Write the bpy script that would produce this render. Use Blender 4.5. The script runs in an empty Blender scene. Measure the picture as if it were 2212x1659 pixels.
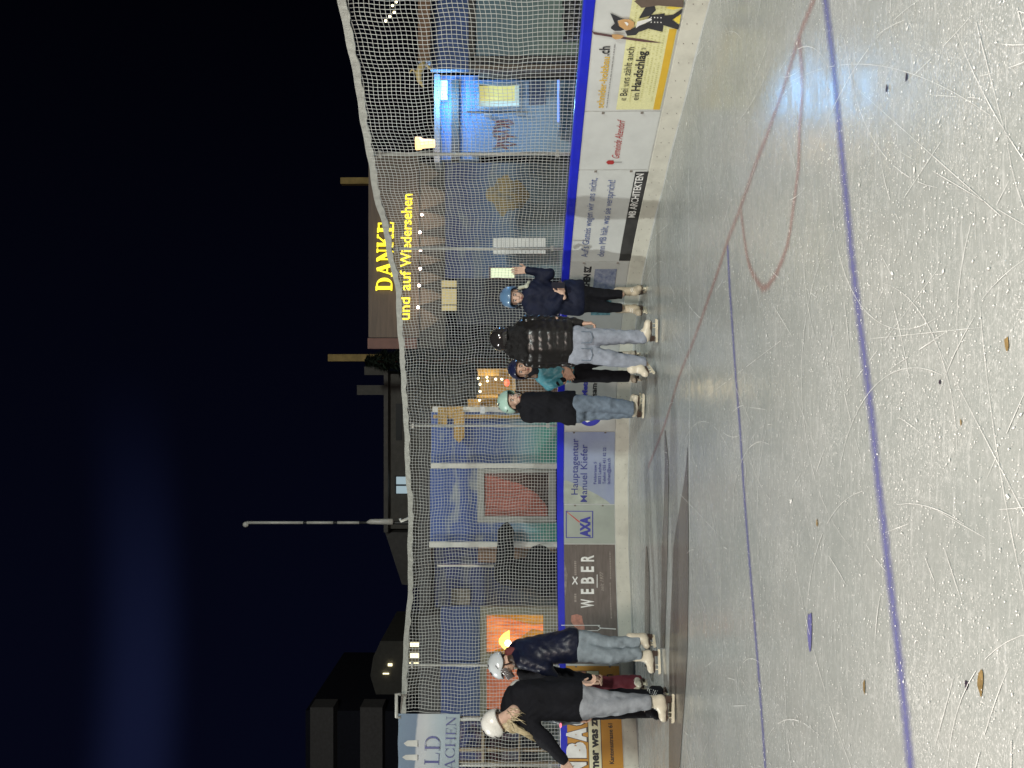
import bpy, math, random
import numpy as np
from mathutils import Vector, Matrix
random.seed(7); rng = np.random.default_rng(7)
scene = bpy.context.scene
col = scene.collection
# ------------------------------------------------------------------ camera, world, lights, exposure
FPX = 1659.0                      # focal length in units of a 2212-wide frame
CAMZ = 1.45
PITCH = math.atan(22 / FPX)
cd = bpy.data.cameras.new("camera"); cam = bpy.data.objects.new("camera", cd); col.objects.link(cam)
cd.sensor_fit = 'HORIZONTAL'; cd.sensor_width = 36; cd.lens = 36 * FPX / 2212
cd.clip_start = 0.05; cd.clip_end = 500
FW = Vector((0, math.cos(PITCH), math.sin(PITCH))); UPV = Vector((0, -math.sin(PITCH), math.cos(PITCH))); RT = Vector((1, 0, 0))
# the phone was turned on its side: image left is up, image top is to the right
m = Matrix((( -UPV).to_tuple(), RT.to_tuple(), (-FW).to_tuple())).transposed().to_4x4()
m.translation = Vector((0, 0, CAMZ)); cam.matrix_world = m
scene.camera = cam
w = bpy.data.worlds.new("World"); scene.world = w; w.use_nodes = True
nt = w.node_tree; bg = nt.nodes['Background']
tc = nt.nodes.new('ShaderNodeTexCoord'); sep = nt.nodes.new('ShaderNodeSeparateXYZ'); nt.links.new(tc.outputs['Generated'], sep.inputs[0])
rmp = nt.nodes.new('ShaderNodeValToRGB')      # town glow to the left, darker to the right
mr = nt.nodes.new('ShaderNodeMapRange'); mr.inputs[1].default_value = -0.6; mr.inputs[2].default_value = 0.5
nt.links.new(sep.outputs[0], mr.inputs[0]); nt.links.new(mr.outputs[0], rmp.inputs[0])
rmp.color_ramp.elements[0].color = (0.13, 0.17, 0.62, 1); rmp.color_ramp.elements[1].color = (0.03, 0.035, 0.09, 1)
# faint blue glow of the rink lights in the falling sleet, a soft band across the sky
gz = nt.nodes.new('ShaderNodeMath'); gz.operation = 'MULTIPLY_ADD'; gz.inputs[1].default_value = -.12; nt.links.new(sep.outputs[0], gz.inputs[0]); nt.links.new(sep.outputs[2], gz.inputs[2])
gd = nt.nodes.new('ShaderNodeMath'); gd.operation = 'SUBTRACT'; gd.inputs[1].default_value = .462; nt.links.new(gz.outputs[0], gd.inputs[0])
ga = nt.nodes.new('ShaderNodeMath'); ga.operation = 'ABSOLUTE'; nt.links.new(gd.outputs[0], ga.inputs[0])
gm = nt.nodes.new('ShaderNodeMapRange'); gm.interpolation_type = 'SMOOTHERSTEP'; gm.inputs[1].default_value = .06; gm.inputs[2].default_value = 0; nt.links.new(ga.outputs[0], gm.inputs[0])
gx = nt.nodes.new('ShaderNodeMapRange'); gx.interpolation_type = 'SMOOTHSTEP'; gx.inputs[1].default_value = .05; gx.inputs[2].default_value = -.42; nt.links.new(sep.outputs[0], gx.inputs[0])
gg = nt.nodes.new('ShaderNodeMath'); gg.operation = 'MULTIPLY'; nt.links.new(gm.outputs[0], gg.inputs[0]); nt.links.new(gx.outputs[0], gg.inputs[1])
gmx = nt.nodes.new('ShaderNodeMix'); gmx.data_type = 'RGBA'; gmx.inputs[7].default_value = (.40, .56, 1.9, 1); nt.links.new(gg.outputs[0], gmx.inputs[0]); nt.links.new(rmp.outputs[0], gmx.inputs[6])
nt.links.new(gmx.outputs[2], bg.inputs[0]); bg.inputs[1].default_value = 0.014
def lamp(name, kind, loc, aim, energy, color, size=0.5, spot=None):
    d = bpy.data.lights.new(name, kind); d.energy = energy; d.color = color
    if kind == 'AREA': d.size = size; d.shape = 'DISK'
    else: d.shadow_soft_size = size
    if spot: d.spot_size = math.radians(spot); d.spot_blend = 0.5
    o = bpy.data.objects.new(name, d); col.objects.link(o); o.location = loc
    if aim is not None: o.rotation_euler = (Vector(aim) - Vector(loc)).to_track_quat('-Z', 'Y').to_euler()
    return o
KEY = lamp("floodlight_far_side", 'SPOT', (-15, 6.6, 9.0), (0, 8.0, 0), 5600, (0.98, 1.0, 0.95), 0.22, 75)
lamp("floodlight_behind", 'AREA', (5.0, -7.5, 9.5), (0.0, 7.0, 0.5), 1850, (0.93, 1.0, 0.94), 1.6)
lamp("floodlight_near", 'AREA', (-1.0, -0.4, 4.6), (-0.3, 1.9, 0), 540, (1.0, 0.84, 0.73), 1.2)
vs = scene.view_settings; vs.view_transform = 'Standard'; vs.look = 'None'; vs.gamma = 1; vs.exposure = 0.0
scene.render.engine = 'CYCLES'
# ------------------------------------------------------------------ projection helpers (frame units 2212 x 1659)
CAMP = Vector((0, 0, CAMZ))
def ray(x, y):
    U = 1659 - y
    return FW + RT * ((U - 829.5) / FPX) + UPV * ((1106 - x) / FPX)
def P(x, y, dep): return CAMP + ray(x, y) * dep
def G(x, y, z=0.0):
    r = ray(x, y); t = (z - CAMZ) / r.z
    return CAMP + r * t
# ------------------------------------------------------------------ object helpers
def tag(o, label=None, cat=None, group=None, kind=None):
    if label: o['label'] = label
    if cat: o['category'] = cat
    if group: o['group'] = group
    if kind: o['kind'] = kind
    return o
def link(name, me, mat, parent=None, smooth=False):
    o = bpy.data.objects.new(name, me); col.objects.link(o)
    if mat is not None:
        for mm in (mat if isinstance(mat, (list, tuple)) else [mat]): me.materials.append(mm)
    if smooth: me.shade_smooth()
    if parent is not None:
        o.parent = parent
        if parent.parent is None: o.matrix_parent_inverse = Matrix.Translation(parent.location).inverted()
        else: o.matrix_parent_inverse = Matrix.Translation(parent.parent.location).inverted() @ Matrix.Identity(4) if False else (Matrix.Identity(4))
    return o
def thing(name, label, cat, loc=(0, 0, 0), group=None, kind=None):
    o = bpy.data.objects.new(name, None); col.objects.link(o); o.location = loc; o.empty_display_size = 0.1
    return tag(o, label, cat, group, kind)
class MB:
    def __init__(s): s.v = []; s.f = []; s.m = []; s.mi = 0
    def face(s, pts):
        n = len(s.v); s.v += [tuple(p) for p in pts]; s.f.append(tuple(range(n, n + len(pts)))); s.m.append(s.mi)
    def box(s, a, b):
        x0, y0, z0 = [min(a[i], b[i]) for i in range(3)]; x1, y1, z1 = [max(a[i], b[i]) for i in range(3)]
        c = [(x0,y0,z0),(x1,y0,z0),(x1,y1,z0),(x0,y1,z0),(x0,y0,z1),(x1,y0,z1),(x1,y1,z1),(x0,y1,z1)]
        s.hexa(c)
    def hexa(s, c):
        n = len(s.v); s.v += [tuple(p) for p in c]
        for q in ((0,3,2,1),(4,5,6,7),(0,1,5,4),(1,2,6,5),(2,3,7,6),(3,0,4,7)):
            s.f.append(tuple(n + i for i in q)); s.m.append(s.mi)
    def tube(s, pts, r, n=8, cap=True):
        pts = [Vector(p) for p in pts]; rr = r if isinstance(r, (list, tuple)) else [r] * len(pts)
        base = len(s.v); prev = None
        for i, p in enumerate(pts):
            t = (pts[min(i + 1, len(pts) - 1)] - pts[max(i - 1, 0)])
            if t.length < 1e-9: t = Vector((0, 0, 1))
            t.normalize()
            if prev is None:
                a = Vector((0, 0, 1)) if abs(t.z) < 0.9 else Vector((1, 0, 0))
            else: a = prev
            u = (a - t * a.dot(t)).normalized(); prev = u; v = t.cross(u)
            for k in range(n):
                an = 2 * math.pi * k / n
                s.v.append(tuple(p + (u * math.cos(an) + v * math.sin(an)) * rr[i]))
        for i in range(len(pts) - 1):
            for k in range(n):
                a = base + i * n + k; b = base + i * n + (k + 1) % n
                s.f.append((a, b, b + n, a + n)); s.m.append(s.mi)
        if cap:
            s.f.append(tuple(base + k for k in reversed(range(n)))); s.m.append(s.mi)
            e = base + (len(pts) - 1) * n
            s.f.append(tuple(e + k for k in range(n))); s.m.append(s.mi)
    def ball(s, c, r, n=10, sq=(1, 1, 1)):
        base = len(s.v); rings = n // 2
        for i in range(rings + 1):
            th = math.pi * i / rings
            for k in range(n):
                ph = 2 * math.pi * k / n
                s.v.append((c[0] + r * sq[0] * math.sin(th) * math.cos(ph), c[1] + r * sq[1] * math.sin(th) * math.sin(ph), c[2] + r * sq[2] * math.cos(th)))
        for i in range(rings):
            for k in range(n):
                a = base + i * n + k; b = base + i * n + (k + 1) % n
                s.f.append((a, a + n, b + n, b)); s.m.append(s.mi)
    def build(s, name, mat, parent=None, smooth=False, bev=0):
        me = bpy.data.meshes.new(name); me.from_pydata(s.v, [], s.f)
        if any(s.m): me.polygons.foreach_set('material_index', s.m)
        me.update()
        o = link(name, me, mat, parent, smooth)
        if bev:
            md = o.modifiers.new('bevel', 'BEVEL'); md.width = bev; md.segments = 2; md.limit_method = 'ANGLE'
        return o
# ------------------------------------------------------------------ materials
MATS = {}
def mat(name, c, rough=0.6, metal=0.0, spec=0.5, var=0.15, vs_=6.0, bump=0.0, bs=40.0, emit=None, es=0.0, c2=None, stretch=(1, 1, 1), coat=0.0, dirt=0.0):
    if name in MATS: return MATS[name]
    mt = bpy.data.materials.new(name); mt.use_nodes = True; t = mt.node_tree; b = t.nodes['Principled BSDF']
    b.inputs['Roughness'].default_value = rough; b.inputs['Metallic'].default_value = metal; b.inputs['Specular IOR Level'].default_value = spec
    b.inputs['Coat Weight'].default_value = coat
    co = t.nodes.new('ShaderNodeTexCoord'); mp = t.nodes.new('ShaderNodeMapping'); mp.inputs['Scale'].default_value = stretch
    t.links.new(co.outputs['Object'], mp.inputs[0])
    n = t.nodes.new('ShaderNodeTexNoise'); n.inputs['Scale'].default_value = vs_; n.inputs['Detail'].default_value = 6; n.inputs['Roughness'].default_value = 0.6
    t.links.new(mp.outputs[0], n.inputs['Vector'])
    r = t.nodes.new('ShaderNodeValToRGB'); r.color_ramp.elements[0].position = 0.3; r.color_ramp.elements[1].position = 0.7
    a = c2 if c2 else tuple(max(0, k * (1 - var)) for k in c[:3]); bb = c if c2 else tuple(min(1, k * (1 + var)) for k in c[:3])
    r.color_ramp.elements[0].color = (*a[:3], 1); r.color_ramp.elements[1].color = (*bb[:3], 1)
    t.links.new(n.outputs['Fac'], r.inputs[0]); out = r.outputs[0]
    if dirt:
        n3 = t.nodes.new('ShaderNodeTexNoise'); n3.inputs['Scale'].default_value = 2.3; n3.inputs['Detail'].default_value = 8; n3.inputs['Roughness'].default_value = 0.7
        t.links.new(co.outputs['Object'], n3.inputs['Vector'])
        r3 = t.nodes.new('ShaderNodeMapRange'); r3.inputs[1].default_value = 0.5; r3.inputs[2].default_value = 0.75; r3.inputs[3].default_value = 0; r3.inputs[4].default_value = dirt
        t.links.new(n3.outputs['Fac'], r3.inputs[0])
        mx = t.nodes.new('ShaderNodeMix'); mx.data_type = 'RGBA'; mx.inputs[7].default_value = (0.12, 0.11, 0.09, 1)
        t.links.new(r3.outputs[0], mx.inputs[0]); t.links.new(out, mx.inputs[6]); out = mx.outputs[2]
    t.links.new(out, b.inputs['Base Color'])
    if emit is not None:
        b.inputs['Emission Color'].default_value = (*emit, 1); b.inputs['Emission Strength'].default_value = es
    if bump:
        n2 = t.nodes.new('ShaderNodeTexNoise'); n2.inputs['Scale'].default_value = bs; n2.inputs['Detail'].default_value = 5
        t.links.new(co.outputs['Object'], n2.inputs['Vector'])
        bp = t.nodes.new('ShaderNodeBump'); bp.inputs['Strength'].default_value = bump; bp.inputs['Distance'].default_value = 0.02
        t.links.new(n2.outputs['Fac'], bp.inputs['Height']); t.links.new(bp.outputs[0], b.inputs['Normal'])
    MATS[name] = mt; return mt
def zmural(name, stops, z0, z1, wob=0.25, streak=None, sc=2.0, rough=0.7):
    """printed or painted wall picture: colour bands over height, broken by noise"""
    mt = bpy.data.materials.new(name); mt.use_nodes = True; t = mt.node_tree; b = t.nodes['Principled BSDF']; b.inputs['Roughness'].default_value = rough
    co = t.nodes.new('ShaderNodeTexCoord'); sp = t.nodes.new('ShaderNodeSeparateXYZ'); t.links.new(co.outputs['Object'], sp.inputs[0])
    n = t.nodes.new('ShaderNodeTexNoise'); n.inputs['Scale'].default_value = sc; n.inputs['Detail'].default_value = 7; n.inputs['Roughness'].default_value = .62
    mp = t.nodes.new('ShaderNodeMapping'); mp.inputs['Scale'].default_value = (1, 1, 2.2); t.links.new(co.outputs['Object'], mp.inputs[0]); t.links.new(mp.outputs[0], n.inputs['Vector'])
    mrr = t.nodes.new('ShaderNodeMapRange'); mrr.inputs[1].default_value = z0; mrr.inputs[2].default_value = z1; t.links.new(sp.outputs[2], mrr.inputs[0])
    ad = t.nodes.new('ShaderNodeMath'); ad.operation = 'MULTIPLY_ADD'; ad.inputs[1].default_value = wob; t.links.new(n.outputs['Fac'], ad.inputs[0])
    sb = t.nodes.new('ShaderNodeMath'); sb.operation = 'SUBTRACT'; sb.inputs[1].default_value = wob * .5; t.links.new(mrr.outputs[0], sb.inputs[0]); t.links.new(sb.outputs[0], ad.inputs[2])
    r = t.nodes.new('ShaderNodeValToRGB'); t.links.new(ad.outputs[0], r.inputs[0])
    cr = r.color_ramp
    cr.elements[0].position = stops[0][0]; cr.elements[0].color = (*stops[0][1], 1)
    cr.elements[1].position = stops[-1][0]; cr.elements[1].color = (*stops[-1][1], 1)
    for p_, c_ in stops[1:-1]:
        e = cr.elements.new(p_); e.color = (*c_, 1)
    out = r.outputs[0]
    if streak:
        n2 = t.nodes.new('ShaderNodeTexNoise'); n2.inputs['Scale'].default_value = 1.6; n2.inputs['Detail'].default_value = 8; n2.inputs['Distortion'].default_value = .6
        mp2 = t.nodes.new('ShaderNodeMapping'); mp2.inputs['Scale'].default_value = (0.9, 1, 3.0); t.links.new(co.outputs['Object'], mp2.inputs[0]); t.links.new(mp2.outputs[0], n2.inputs['Vector'])
        m2 = t.nodes.new('ShaderNodeMapRange'); m2.inputs[1].default_value = .54; m2.inputs[2].default_value = .68; m2.inputs[4].default_value = .6; t.links.new(n2.outputs['Fac'], m2.inputs[0])
        mx = t.nodes.new('ShaderNodeMix'); mx.data_type = 'RGBA'; mx.inputs[7].default_value = (*streak, 1)
        t.links.new(m2.outputs[0], mx.inputs[0]); t.links.new(out, mx.inputs[6]); out = mx.outputs[2]
    t.links.new(out, b.inputs['Base Color']); return mt
def glow(name, c, s, c2=None, sc=8.0):
    """surface that gives off light, with an uneven pattern"""
    mt = bpy.data.materials.new(name); mt.use_nodes = True; t = mt.node_tree; b = t.nodes['Principled BSDF']
    b.inputs['Base Color'].default_value = (*[k * .4 for k in c], 1); b.inputs['Emission Strength'].default_value = s
    if c2:
        co = t.nodes.new('ShaderNodeTexCoord'); n = t.nodes.new('ShaderNodeTexNoise'); n.inputs['Scale'].default_value = sc; n.inputs['Detail'].default_value = 7; n.inputs['Roughness'].default_value = .7
        mp = t.nodes.new('ShaderNodeMapping'); mp.inputs['Scale'].default_value = (2.2, 1, .7); mp.inputs['Rotation'].default_value = (0, .5, 0)
        t.links.new(co.outputs['Object'], mp.inputs[0]); t.links.new(mp.outputs[0], n.inputs['Vector'])
        r = t.nodes.new('ShaderNodeValToRGB'); r.color_ramp.elements[0].position = .35; r.color_ramp.elements[1].position = .65
        r.color_ramp.elements[0].color = (*c2, 1); r.color_ramp.elements[1].color = (*c, 1)
        t.links.new(n.outputs['Fac'], r.inputs[0]); t.links.new(r.outputs[0], b.inputs['Emission Color'])
    else: b.inputs['Emission Color'].default_value = (*c, 1)
    return mt
# ------------------------------------------------------------------ rink barrier curve
def ctrl(y, dep): return (((1659 - y) - 829.5) / FPX * dep, dep)
CP = [(-9.5, 8.3), (-6.4, 9.05), ctrl(1659, 9.55), ctrl(1559, 9.75), ctrl(1359, 10.15), ctrl(1179, 10.45), ctrl(1009, 10.5), ctrl(829, 10.25), ctrl(700, 9.8), ctrl(559, 9.02), ctrl(349, 7.6), ctrl(170, 6.65), ctrl(0, 5.95), (3.35, 4.7), (3.5, 3.2), (3.5, 1.0), (3.5, -9)]
pts = []
for i in range(len(CP) - 1):
    p0 = np.array(CP[max(i - 1, 0)]); p1 = np.array(CP[i]); p2 = np.array(CP[i + 1]); p3 = np.array(CP[min(i + 2, len(CP) - 1)])
    for k in range(24):
        t = k / 24
        pts.append(0.5 * ((2 * p1) + (-p0 + p2) * t + (2 * p0 - 5 * p1 + 4 * p2 - p3) * t * t + (-p0 + 3 * p1 - 3 * p2 + p3) * t ** 3))
pts.append(np.array(CP[-1])); BC = np.array(pts)
for _ in range(14): BC[1:-1] = (BC[:-2] + 2 * BC[1:-1] + BC[2:]) / 4
BS = np.concatenate([[0], np.cumsum(np.linalg.norm(np.diff(BC, axis=0), axis=1))])
def bxy(s): return np.interp(s, BS, BC[:, 0]), np.interp(s, BS, BC[:, 1])
def bpt(s, h, off=0.0):
    x, y = bxy(s); x1, y1 = bxy(s - 0.05); x2, y2 = bxy(s + 0.05)
    tx, ty = x2 - x1, y2 - y1; L = math.hypot(tx, ty)
    return Vector((x + ty / L * off * 1.0 * -1 * -1, y - tx / L * off, h))   # positive off = towards the ice
def s_of(y, off=0.0):
    k = ((1659 - y) - 829.5) / FPX
    a = BC[:, 0] - k * BC[:, 1] / math.cos(PITCH) * 1.0
    msk = (BC[:, 1] > 1.0)
    idx = np.where((a[:-1] <= 0) & (a[1:] > 0) & msk[:-1])[0]
    i = idx[0] if len(idx) else 0
    f = -a[i] / (a[i + 1] - a[i]); return BS[i] + f * (BS[i + 1] - BS[i])
def h_of(x, y):
    s = s_of(y); X, Y = bxy(s); r = ray(x, y); return CAMZ + r.z * (Y / r.y)
KICK = 0.18; RAILB = 0.885; RAILT = 0.975
def strip(mb, s0, s1, h0, h1, off=0.0, n=None, thick=None):
    n = n or max(1, int((s1 - s0) / 0.12))
    for i in range(n):
        a = s0 + (s1 - s0) * i / n; b = s0 + (s1 - s0) * (i + 1) / n
        if thick:
            A, B = bpt(a, h0, off), bpt(b, h0, off); C_, D_ = bpt(b, h0, off - thick), bpt(a, h0, off - thick)
            up = Vector((0, 0, h1 - h0)); mb.hexa([A, B, C_, D_, A + up, B + up, C_ + up, D_ + up])
        else: mb.face([bpt(a, h0, off), bpt(b, h0, off), bpt(b, h1, off), bpt(a, h1, off)])
def text_mesh(s, bold=0.0, shear=0.0, spacing=1.0):
    cu = bpy.data.curves.new('t', 'FONT'); cu.body = s; cu.size = 1; cu.offset = bold; cu.shear = shear; cu.space_character = spacing; cu.resolution_u = 3; cu.fill_mode = 'FRONT'
    ob = bpy.data.objects.new('t', cu); col.objects.link(ob); bpy.context.view_layer.update()
    me = bpy.data.meshes.new_from_object(ob.evaluated_get(bpy.context.evaluated_depsgraph_get()))
    V = [tuple(v.co) for v in me.vertices]; F = [tuple(p.vertices) for p in me.polygons]
    bpy.data.objects.remove(ob); bpy.data.curves.remove(cu); bpy.data.meshes.remove(me); return V, F
# serif capitals as strokes: unit height, (polygons, width)
def q(x0, y0, x1, y1, w0, w1=None):
    w1 = w1 or w0; d = Vector((x1 - x0, y1 - y0)); n = Vector((-d.y, d.x)).normalized()
    return [(x0 + n.x * w0 / 2, y0 + n.y * w0 / 2), (x0 - n.x * w0 / 2, y0 - n.y * w0 / 2), (x1 - n.x * w1 / 2, y1 - n.y * w1 / 2), (x1 + n.x * w1 / 2, y1 + n.y * w1 / 2)]
def arc(cx, cy, rx, ry, a0, a1, wt, wn, n=12):
    out = []
    for i in range(n):
        a = math.radians(a0 + (a1 - a0) * i / n); b = math.radians(a0 + (a1 - a0) * (i + 1) / n)
        wa = wn + (wt - wn) * abs(math.cos(a)); wb = wn + (wt - wn) * abs(math.cos(b))
        out.append([(cx + rx * math.cos(a), cy + ry * math.sin(a)), (cx + rx * math.cos(b), cy + ry * math.sin(b)), (cx + (rx - wb) * math.cos(b), cy + (ry - wb * .6) * math.sin(b)), (cx + (rx - wa) * math.cos(a), cy + (ry - wa * .6) * math.sin(a))])
    return out
def serif(ch, B=0.15, T=0.05):
    sf = lambda x, y, w_=.3: [(x - w_ / 2, y), (x + w_ / 2, y), (x + w_ / 2, y + T), (x - w_ / 2, y + T)]
    st = lambda x, wd=B: q(x, 0.02, x, .98, wd)
    if ch == 'D': return [st(.16), sf(.14, 0), sf(.14, .95), [(.1, 0), (.4, 0), (.4, T), (.1, T)], [(.1, 1 - T), (.4, 1 - T), (.4, 1), (.1, 1)]] + arc(.38, .5, .44, .5, -90, 90, B, T), .86
    if ch == 'L': return [st(.16), sf(.14, 0), sf(.16, .95), [(.1, 0), (.62, 0), (.62, T), (.1, T)], q(.62, 0, .66, .26, T)], .68
    if ch == 'A': return [q(.08, .02, .4, 1, T), q(.72, .02, .4, 1, B), sf(.08, 0, .26), sf(.72, 0, .3), [(.2, .3), (.62, .3), (.62, .3 + T), (.2, .3 + T)]], .84
    if ch == 'N': return [q(.14, .02, .14, .98, T), q(.7, .02, .7, .98, T), q(.12, .98, .7, .02, B), sf(.14, 0, .26), sf(.7, .95, .26), sf(.1, .95, .2)], .84
    if ch == 'K': return [st(.16), sf(.14, 0), sf(.14, .95), q(.2, .42, .66, .96, T), q(.36, .56, .72, .02, B), sf(.7, .95, .24), sf(.74, 0, .28)], .86
    if ch == 'E': return [st(.16), sf(.14, 0), sf(.14, .95), [(.1, 0), (.6, 0), (.6, T), (.1, T)], [(.1, 1 - T), (.58, 1 - T), (.58, 1), (.1, 1)], [(.1, .5), (.46, .5), (.46, .5 + T), (.1, .5 + T)], q(.6, 0, .64, .24, T), q(.58, 1, .58, .78, T), q(.46, .4, .46, .65, T)], .68
    if ch == 'H': return [st(.14), st(.68), sf(.14, 0), sf(.14, .95), sf(.68, 0), sf(.68, .95), [(.1, .48), (.7, .48), (.7, .48 + T), (.1, .48 + T)]], .84
    if ch == 'C': return arc(.46, .5, .42, .5, 42, 318, B, T, 18) + [q(.77, .66, .77, .98, T), q(.77, .02, .77, .3, T)], .82
def serif_word(s, B=0.15, T=0.05, gap=.1):
    V, F = [], []; x = 0
    for ch in s:
        ps, wd = serif(ch, B, T)
        for p_ in ps:
            n = len(V); V += [(x + a, b, 0.0006 * (len(F) % 9)) for a, b in p_]; F.append(tuple(range(n, n + len(p_))))
        x += wd + gap
    return V, F
def fit(V, lo=None, hi=None):
    xs = [v[0] for v in V]; ys = [v[1] for v in V]
    x0, x1 = min(xs), max(xs); y0, y1 = (lo if lo is not None else min(ys)), (hi if hi is not None else max(ys))
    return [((v[0] - x0) / (x1 - x0), (v[1] - y0) / (y1 - y0), v[2]) for v in V]
def board_mesh(name, V, F, box, mt, parent, off, lo=None, hi=None):
    """box=(yL,yR,xTop,xBase): frame position of the lettering on the barrier"""
    yL, yR, xT, xB = box; s0, s1 = s_of(yL), s_of(yR)
    hB, hT = h_of(xB, yL), h_of(xT, yL)
    W = [bpt(s0 + (s1 - s0) * u, hB + (hT - hB) * v, off + z) for u, v, z in fit(V, lo, hi)]
    me = bpy.data.meshes.new(name); me.from_pydata([tuple(p) for p in W], [], F); return link(name, me, mt, parent)
def btext(s, box, mt, parent, bold=0.0, shear=0.0, off=0.005, name='lettering', full=False):
    V, F = text_mesh(s, bold, shear)
    return board_mesh(name, V, F, box, mt, parent, off, None if full else 0.0, None if full else 0.72)
def bpoly(polys, mt, parent, name, off=0.005):
    """polys in frame coordinates (x,y) laid on the barrier surface"""
    import bmesh
    out = []
    me = bpy.data.meshes.new(name); allv, allf = [], []
    for k, pl in enumerate(polys):
        bm = bmesh.new(); vs_ = [bm.verts.new((s_of(y), h_of(x, y), 0)) for x, y in pl]
        try: bm.faces.new(vs_)
        except ValueError: bm.free(); continue
        bmesh.ops.triangulate(bm, faces=bm.faces[:])
        a, b_ = min(v.co.x for v in bm.verts), max(v.co.x for v in bm.verts); c = math.ceil(a / .1) * .1
        while c < b_:
            bmesh.ops.bisect_plane(bm, geom=bm.verts[:] + bm.edges[:] + bm.faces[:], plane_co=(c, 0, 0), plane_no=(1, 0, 0), dist=1e-6); c += .1
        n = len(allv); bm.verts.index_update()
        allv += [tuple(bpt(v.co.x, v.co.y, off + .0006 * (k % 12))) for v in bm.verts]; allf += [tuple(n + v.index for v in f.verts) for f in bm.faces]; bm.free()
    me.from_pydata(allv, [], allf); return link(name, me, mt, parent)
def brect(x0, x1, yL, yR, mt, parent, name, off=0.004):
    mb = MB(); s0, s1 = s_of(yL), s_of(yR); strip(mb, s0, s1, h_of(x1, (yL + yR) / 2), h_of(x0, (yL + yR) / 2), off); return mb.build(name, mt, parent)
# ------------------------------------------------------------------ ice, ground, painted lines
ice = bpy.data.materials.new('ice'); ice.use_nodes = True
t = ice.node_tree; b = t.nodes['Principled BSDF']; co = t.nodes.new('ShaderNodeTexCoord')
def noise(t, sc, det=6, rgh=.6, stretch=(1, 1, 1), rot=0, dist=0):
    mp = t.nodes.new('ShaderNodeMapping'); mp.inputs['Scale'].default_value = stretch; mp.inputs['Rotation'].default_value = (0, 0, rot)
    t.links.new(co.outputs['Object'], mp.inputs[0]); n = t.nodes.new('ShaderNodeTexNoise'); n.inputs['Scale'].default_value = sc; n.inputs['Detail'].default_value = det
    n.inputs['Roughness'].default_value = rgh; n.inputs['Distortion'].default_value = dist; t.links.new(mp.outputs[0], n.inputs['Vector']); return n.outputs['Fac']
def ramp(t, f, a, b_, ca, cb):
    r = t.nodes.new('ShaderNodeValToRGB'); r.color_ramp.elements[0].position = a; r.color_ramp.elements[1].position = b_
    r.color_ramp.elements[0].color = (*ca, 1); r.color_ramp.elements[1].color = (*cb, 1); t.links.new(f, r.inputs[0]); return r.outputs[0]
def mix(t, f, A, B, mode='MIX'):
    mx = t.nodes.new('ShaderNodeMix'); mx.data_type = 'RGBA'; mx.blend_type = mode
    for s_, i in ((f, 0), (A, 6), (B, 7)):
        if isinstance(s_, (int, float)): mx.inputs[i].default_value = s_
        elif isinstance(s_, tuple): mx.inputs[i].default_value = (*s_, 1)
        else: t.links.new(s_, mx.inputs[i])
    return mx.outputs[2]
c0 = ramp(t, noise(t, 0.9, 8, .65), .3, .7, (.235, .262, .255), (.30, .318, .308))
c1 = mix(t, ramp(t, noise(t, 26, 6, .8), .52, .74, (0, 0, 0), (.4,) * 3), c0, (.62, .64, .64))
c1 = mix(t, ramp(t, noise(t, 9, 8, .75, (1, 6, 1), .5), .56, .76, (0, 0, 0), (.30,) * 3), c1, (.60, .62, .62))
c1 = mix(t, ramp(t, noise(t, 150, 3, .8), .6, .72, (0, 0, 0), (.4,) * 3), c1, (.75, .76, .76))
cl_ = ramp(t, noise(t, 1.3, 5, .6), .42, .62, (0, 0, 0), (1, 1, 1)); fl_ = ramp(t, noise(t, 70, 5, .75, (1, 2.2, 1), .4), .54, .64, (0, 0, 0), (.9,) * 3)
c1 = mix(t, mix(t, 1.0, cl_, fl_, 'MULTIPLY'), c1, (.74, .76, .76))
c1 = mix(t, ramp(t, noise(t, 14, 8, .8, (.35, 3.5, 1), 1.2), .53, .68, (0, 0, 0), (.5,) * 3), c1, (.62, .645, .645))
c1 = mix(t, ramp(t, noise(t, 1.1, 6, .7, (1, .25, 1), .3), .5, .8, (0, 0, 0), (.5,) * 3), c1, (.19, .205, .20))
t.links.new(c1, b.inputs['Base Color'])
rr = t.nodes.new('ShaderNodeMapRange'); rr.inputs[1].default_value = .3; rr.inputs[2].default_value = .7; rr.inputs[3].default_value = .13; rr.inputs[4].default_value = .38
t.links.new(noise(t, 2.2, 7, .7, (1, 3, 1)), rr.inputs[0]); t.links.new(rr.outputs[0], b.inputs['Roughness'])
bp = t.nodes.new('ShaderNodeBump'); bp.inputs['Strength'].default_value = .2; bp.inputs['Distance'].default_value = .003
t.links.new(noise(t, 45, 6, .7), bp.inputs['Height']); t.links.new(bp.outputs[0], b.inputs['Normal'])
b.inputs['Specular IOR Level'].default_value = .35
mb = MB()
N = len(BC)
for i in range(0, N - 1):
    a, c = BC[i], BC[i + 1]
    if a[1] < -8.9: continue
    ox = -0.6
    # outer ring fans towards a centre line behind the camera
    mb.face([(a[0], a[1], 0), (c[0], c[1], 0), (min(c[0], 3.3) * .5 - 2.0, -9, 0), (min(a[0], 3.3) * .5 - 2.0, -9, 0)][::-1]) if False else None
ring = [tuple(p) for p in BC] + [(-9.5, -9)]
mb.face([(x, y, 0.0) for x, y in ring][::-1])
o = mb.build('ice', ice); tag(o, kind='structure')
snowm = mat('ground_dark', (.045, .045, .048), .9, bump=.4, bs=8, var=.3)
mb = MB(); mb.face([(-160, -60, -.06), (160, -60, -.06), (160, 200, -.06), (-160, 200, -.06)]); tag(mb.build('ground', snowm), kind='structure')
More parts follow.
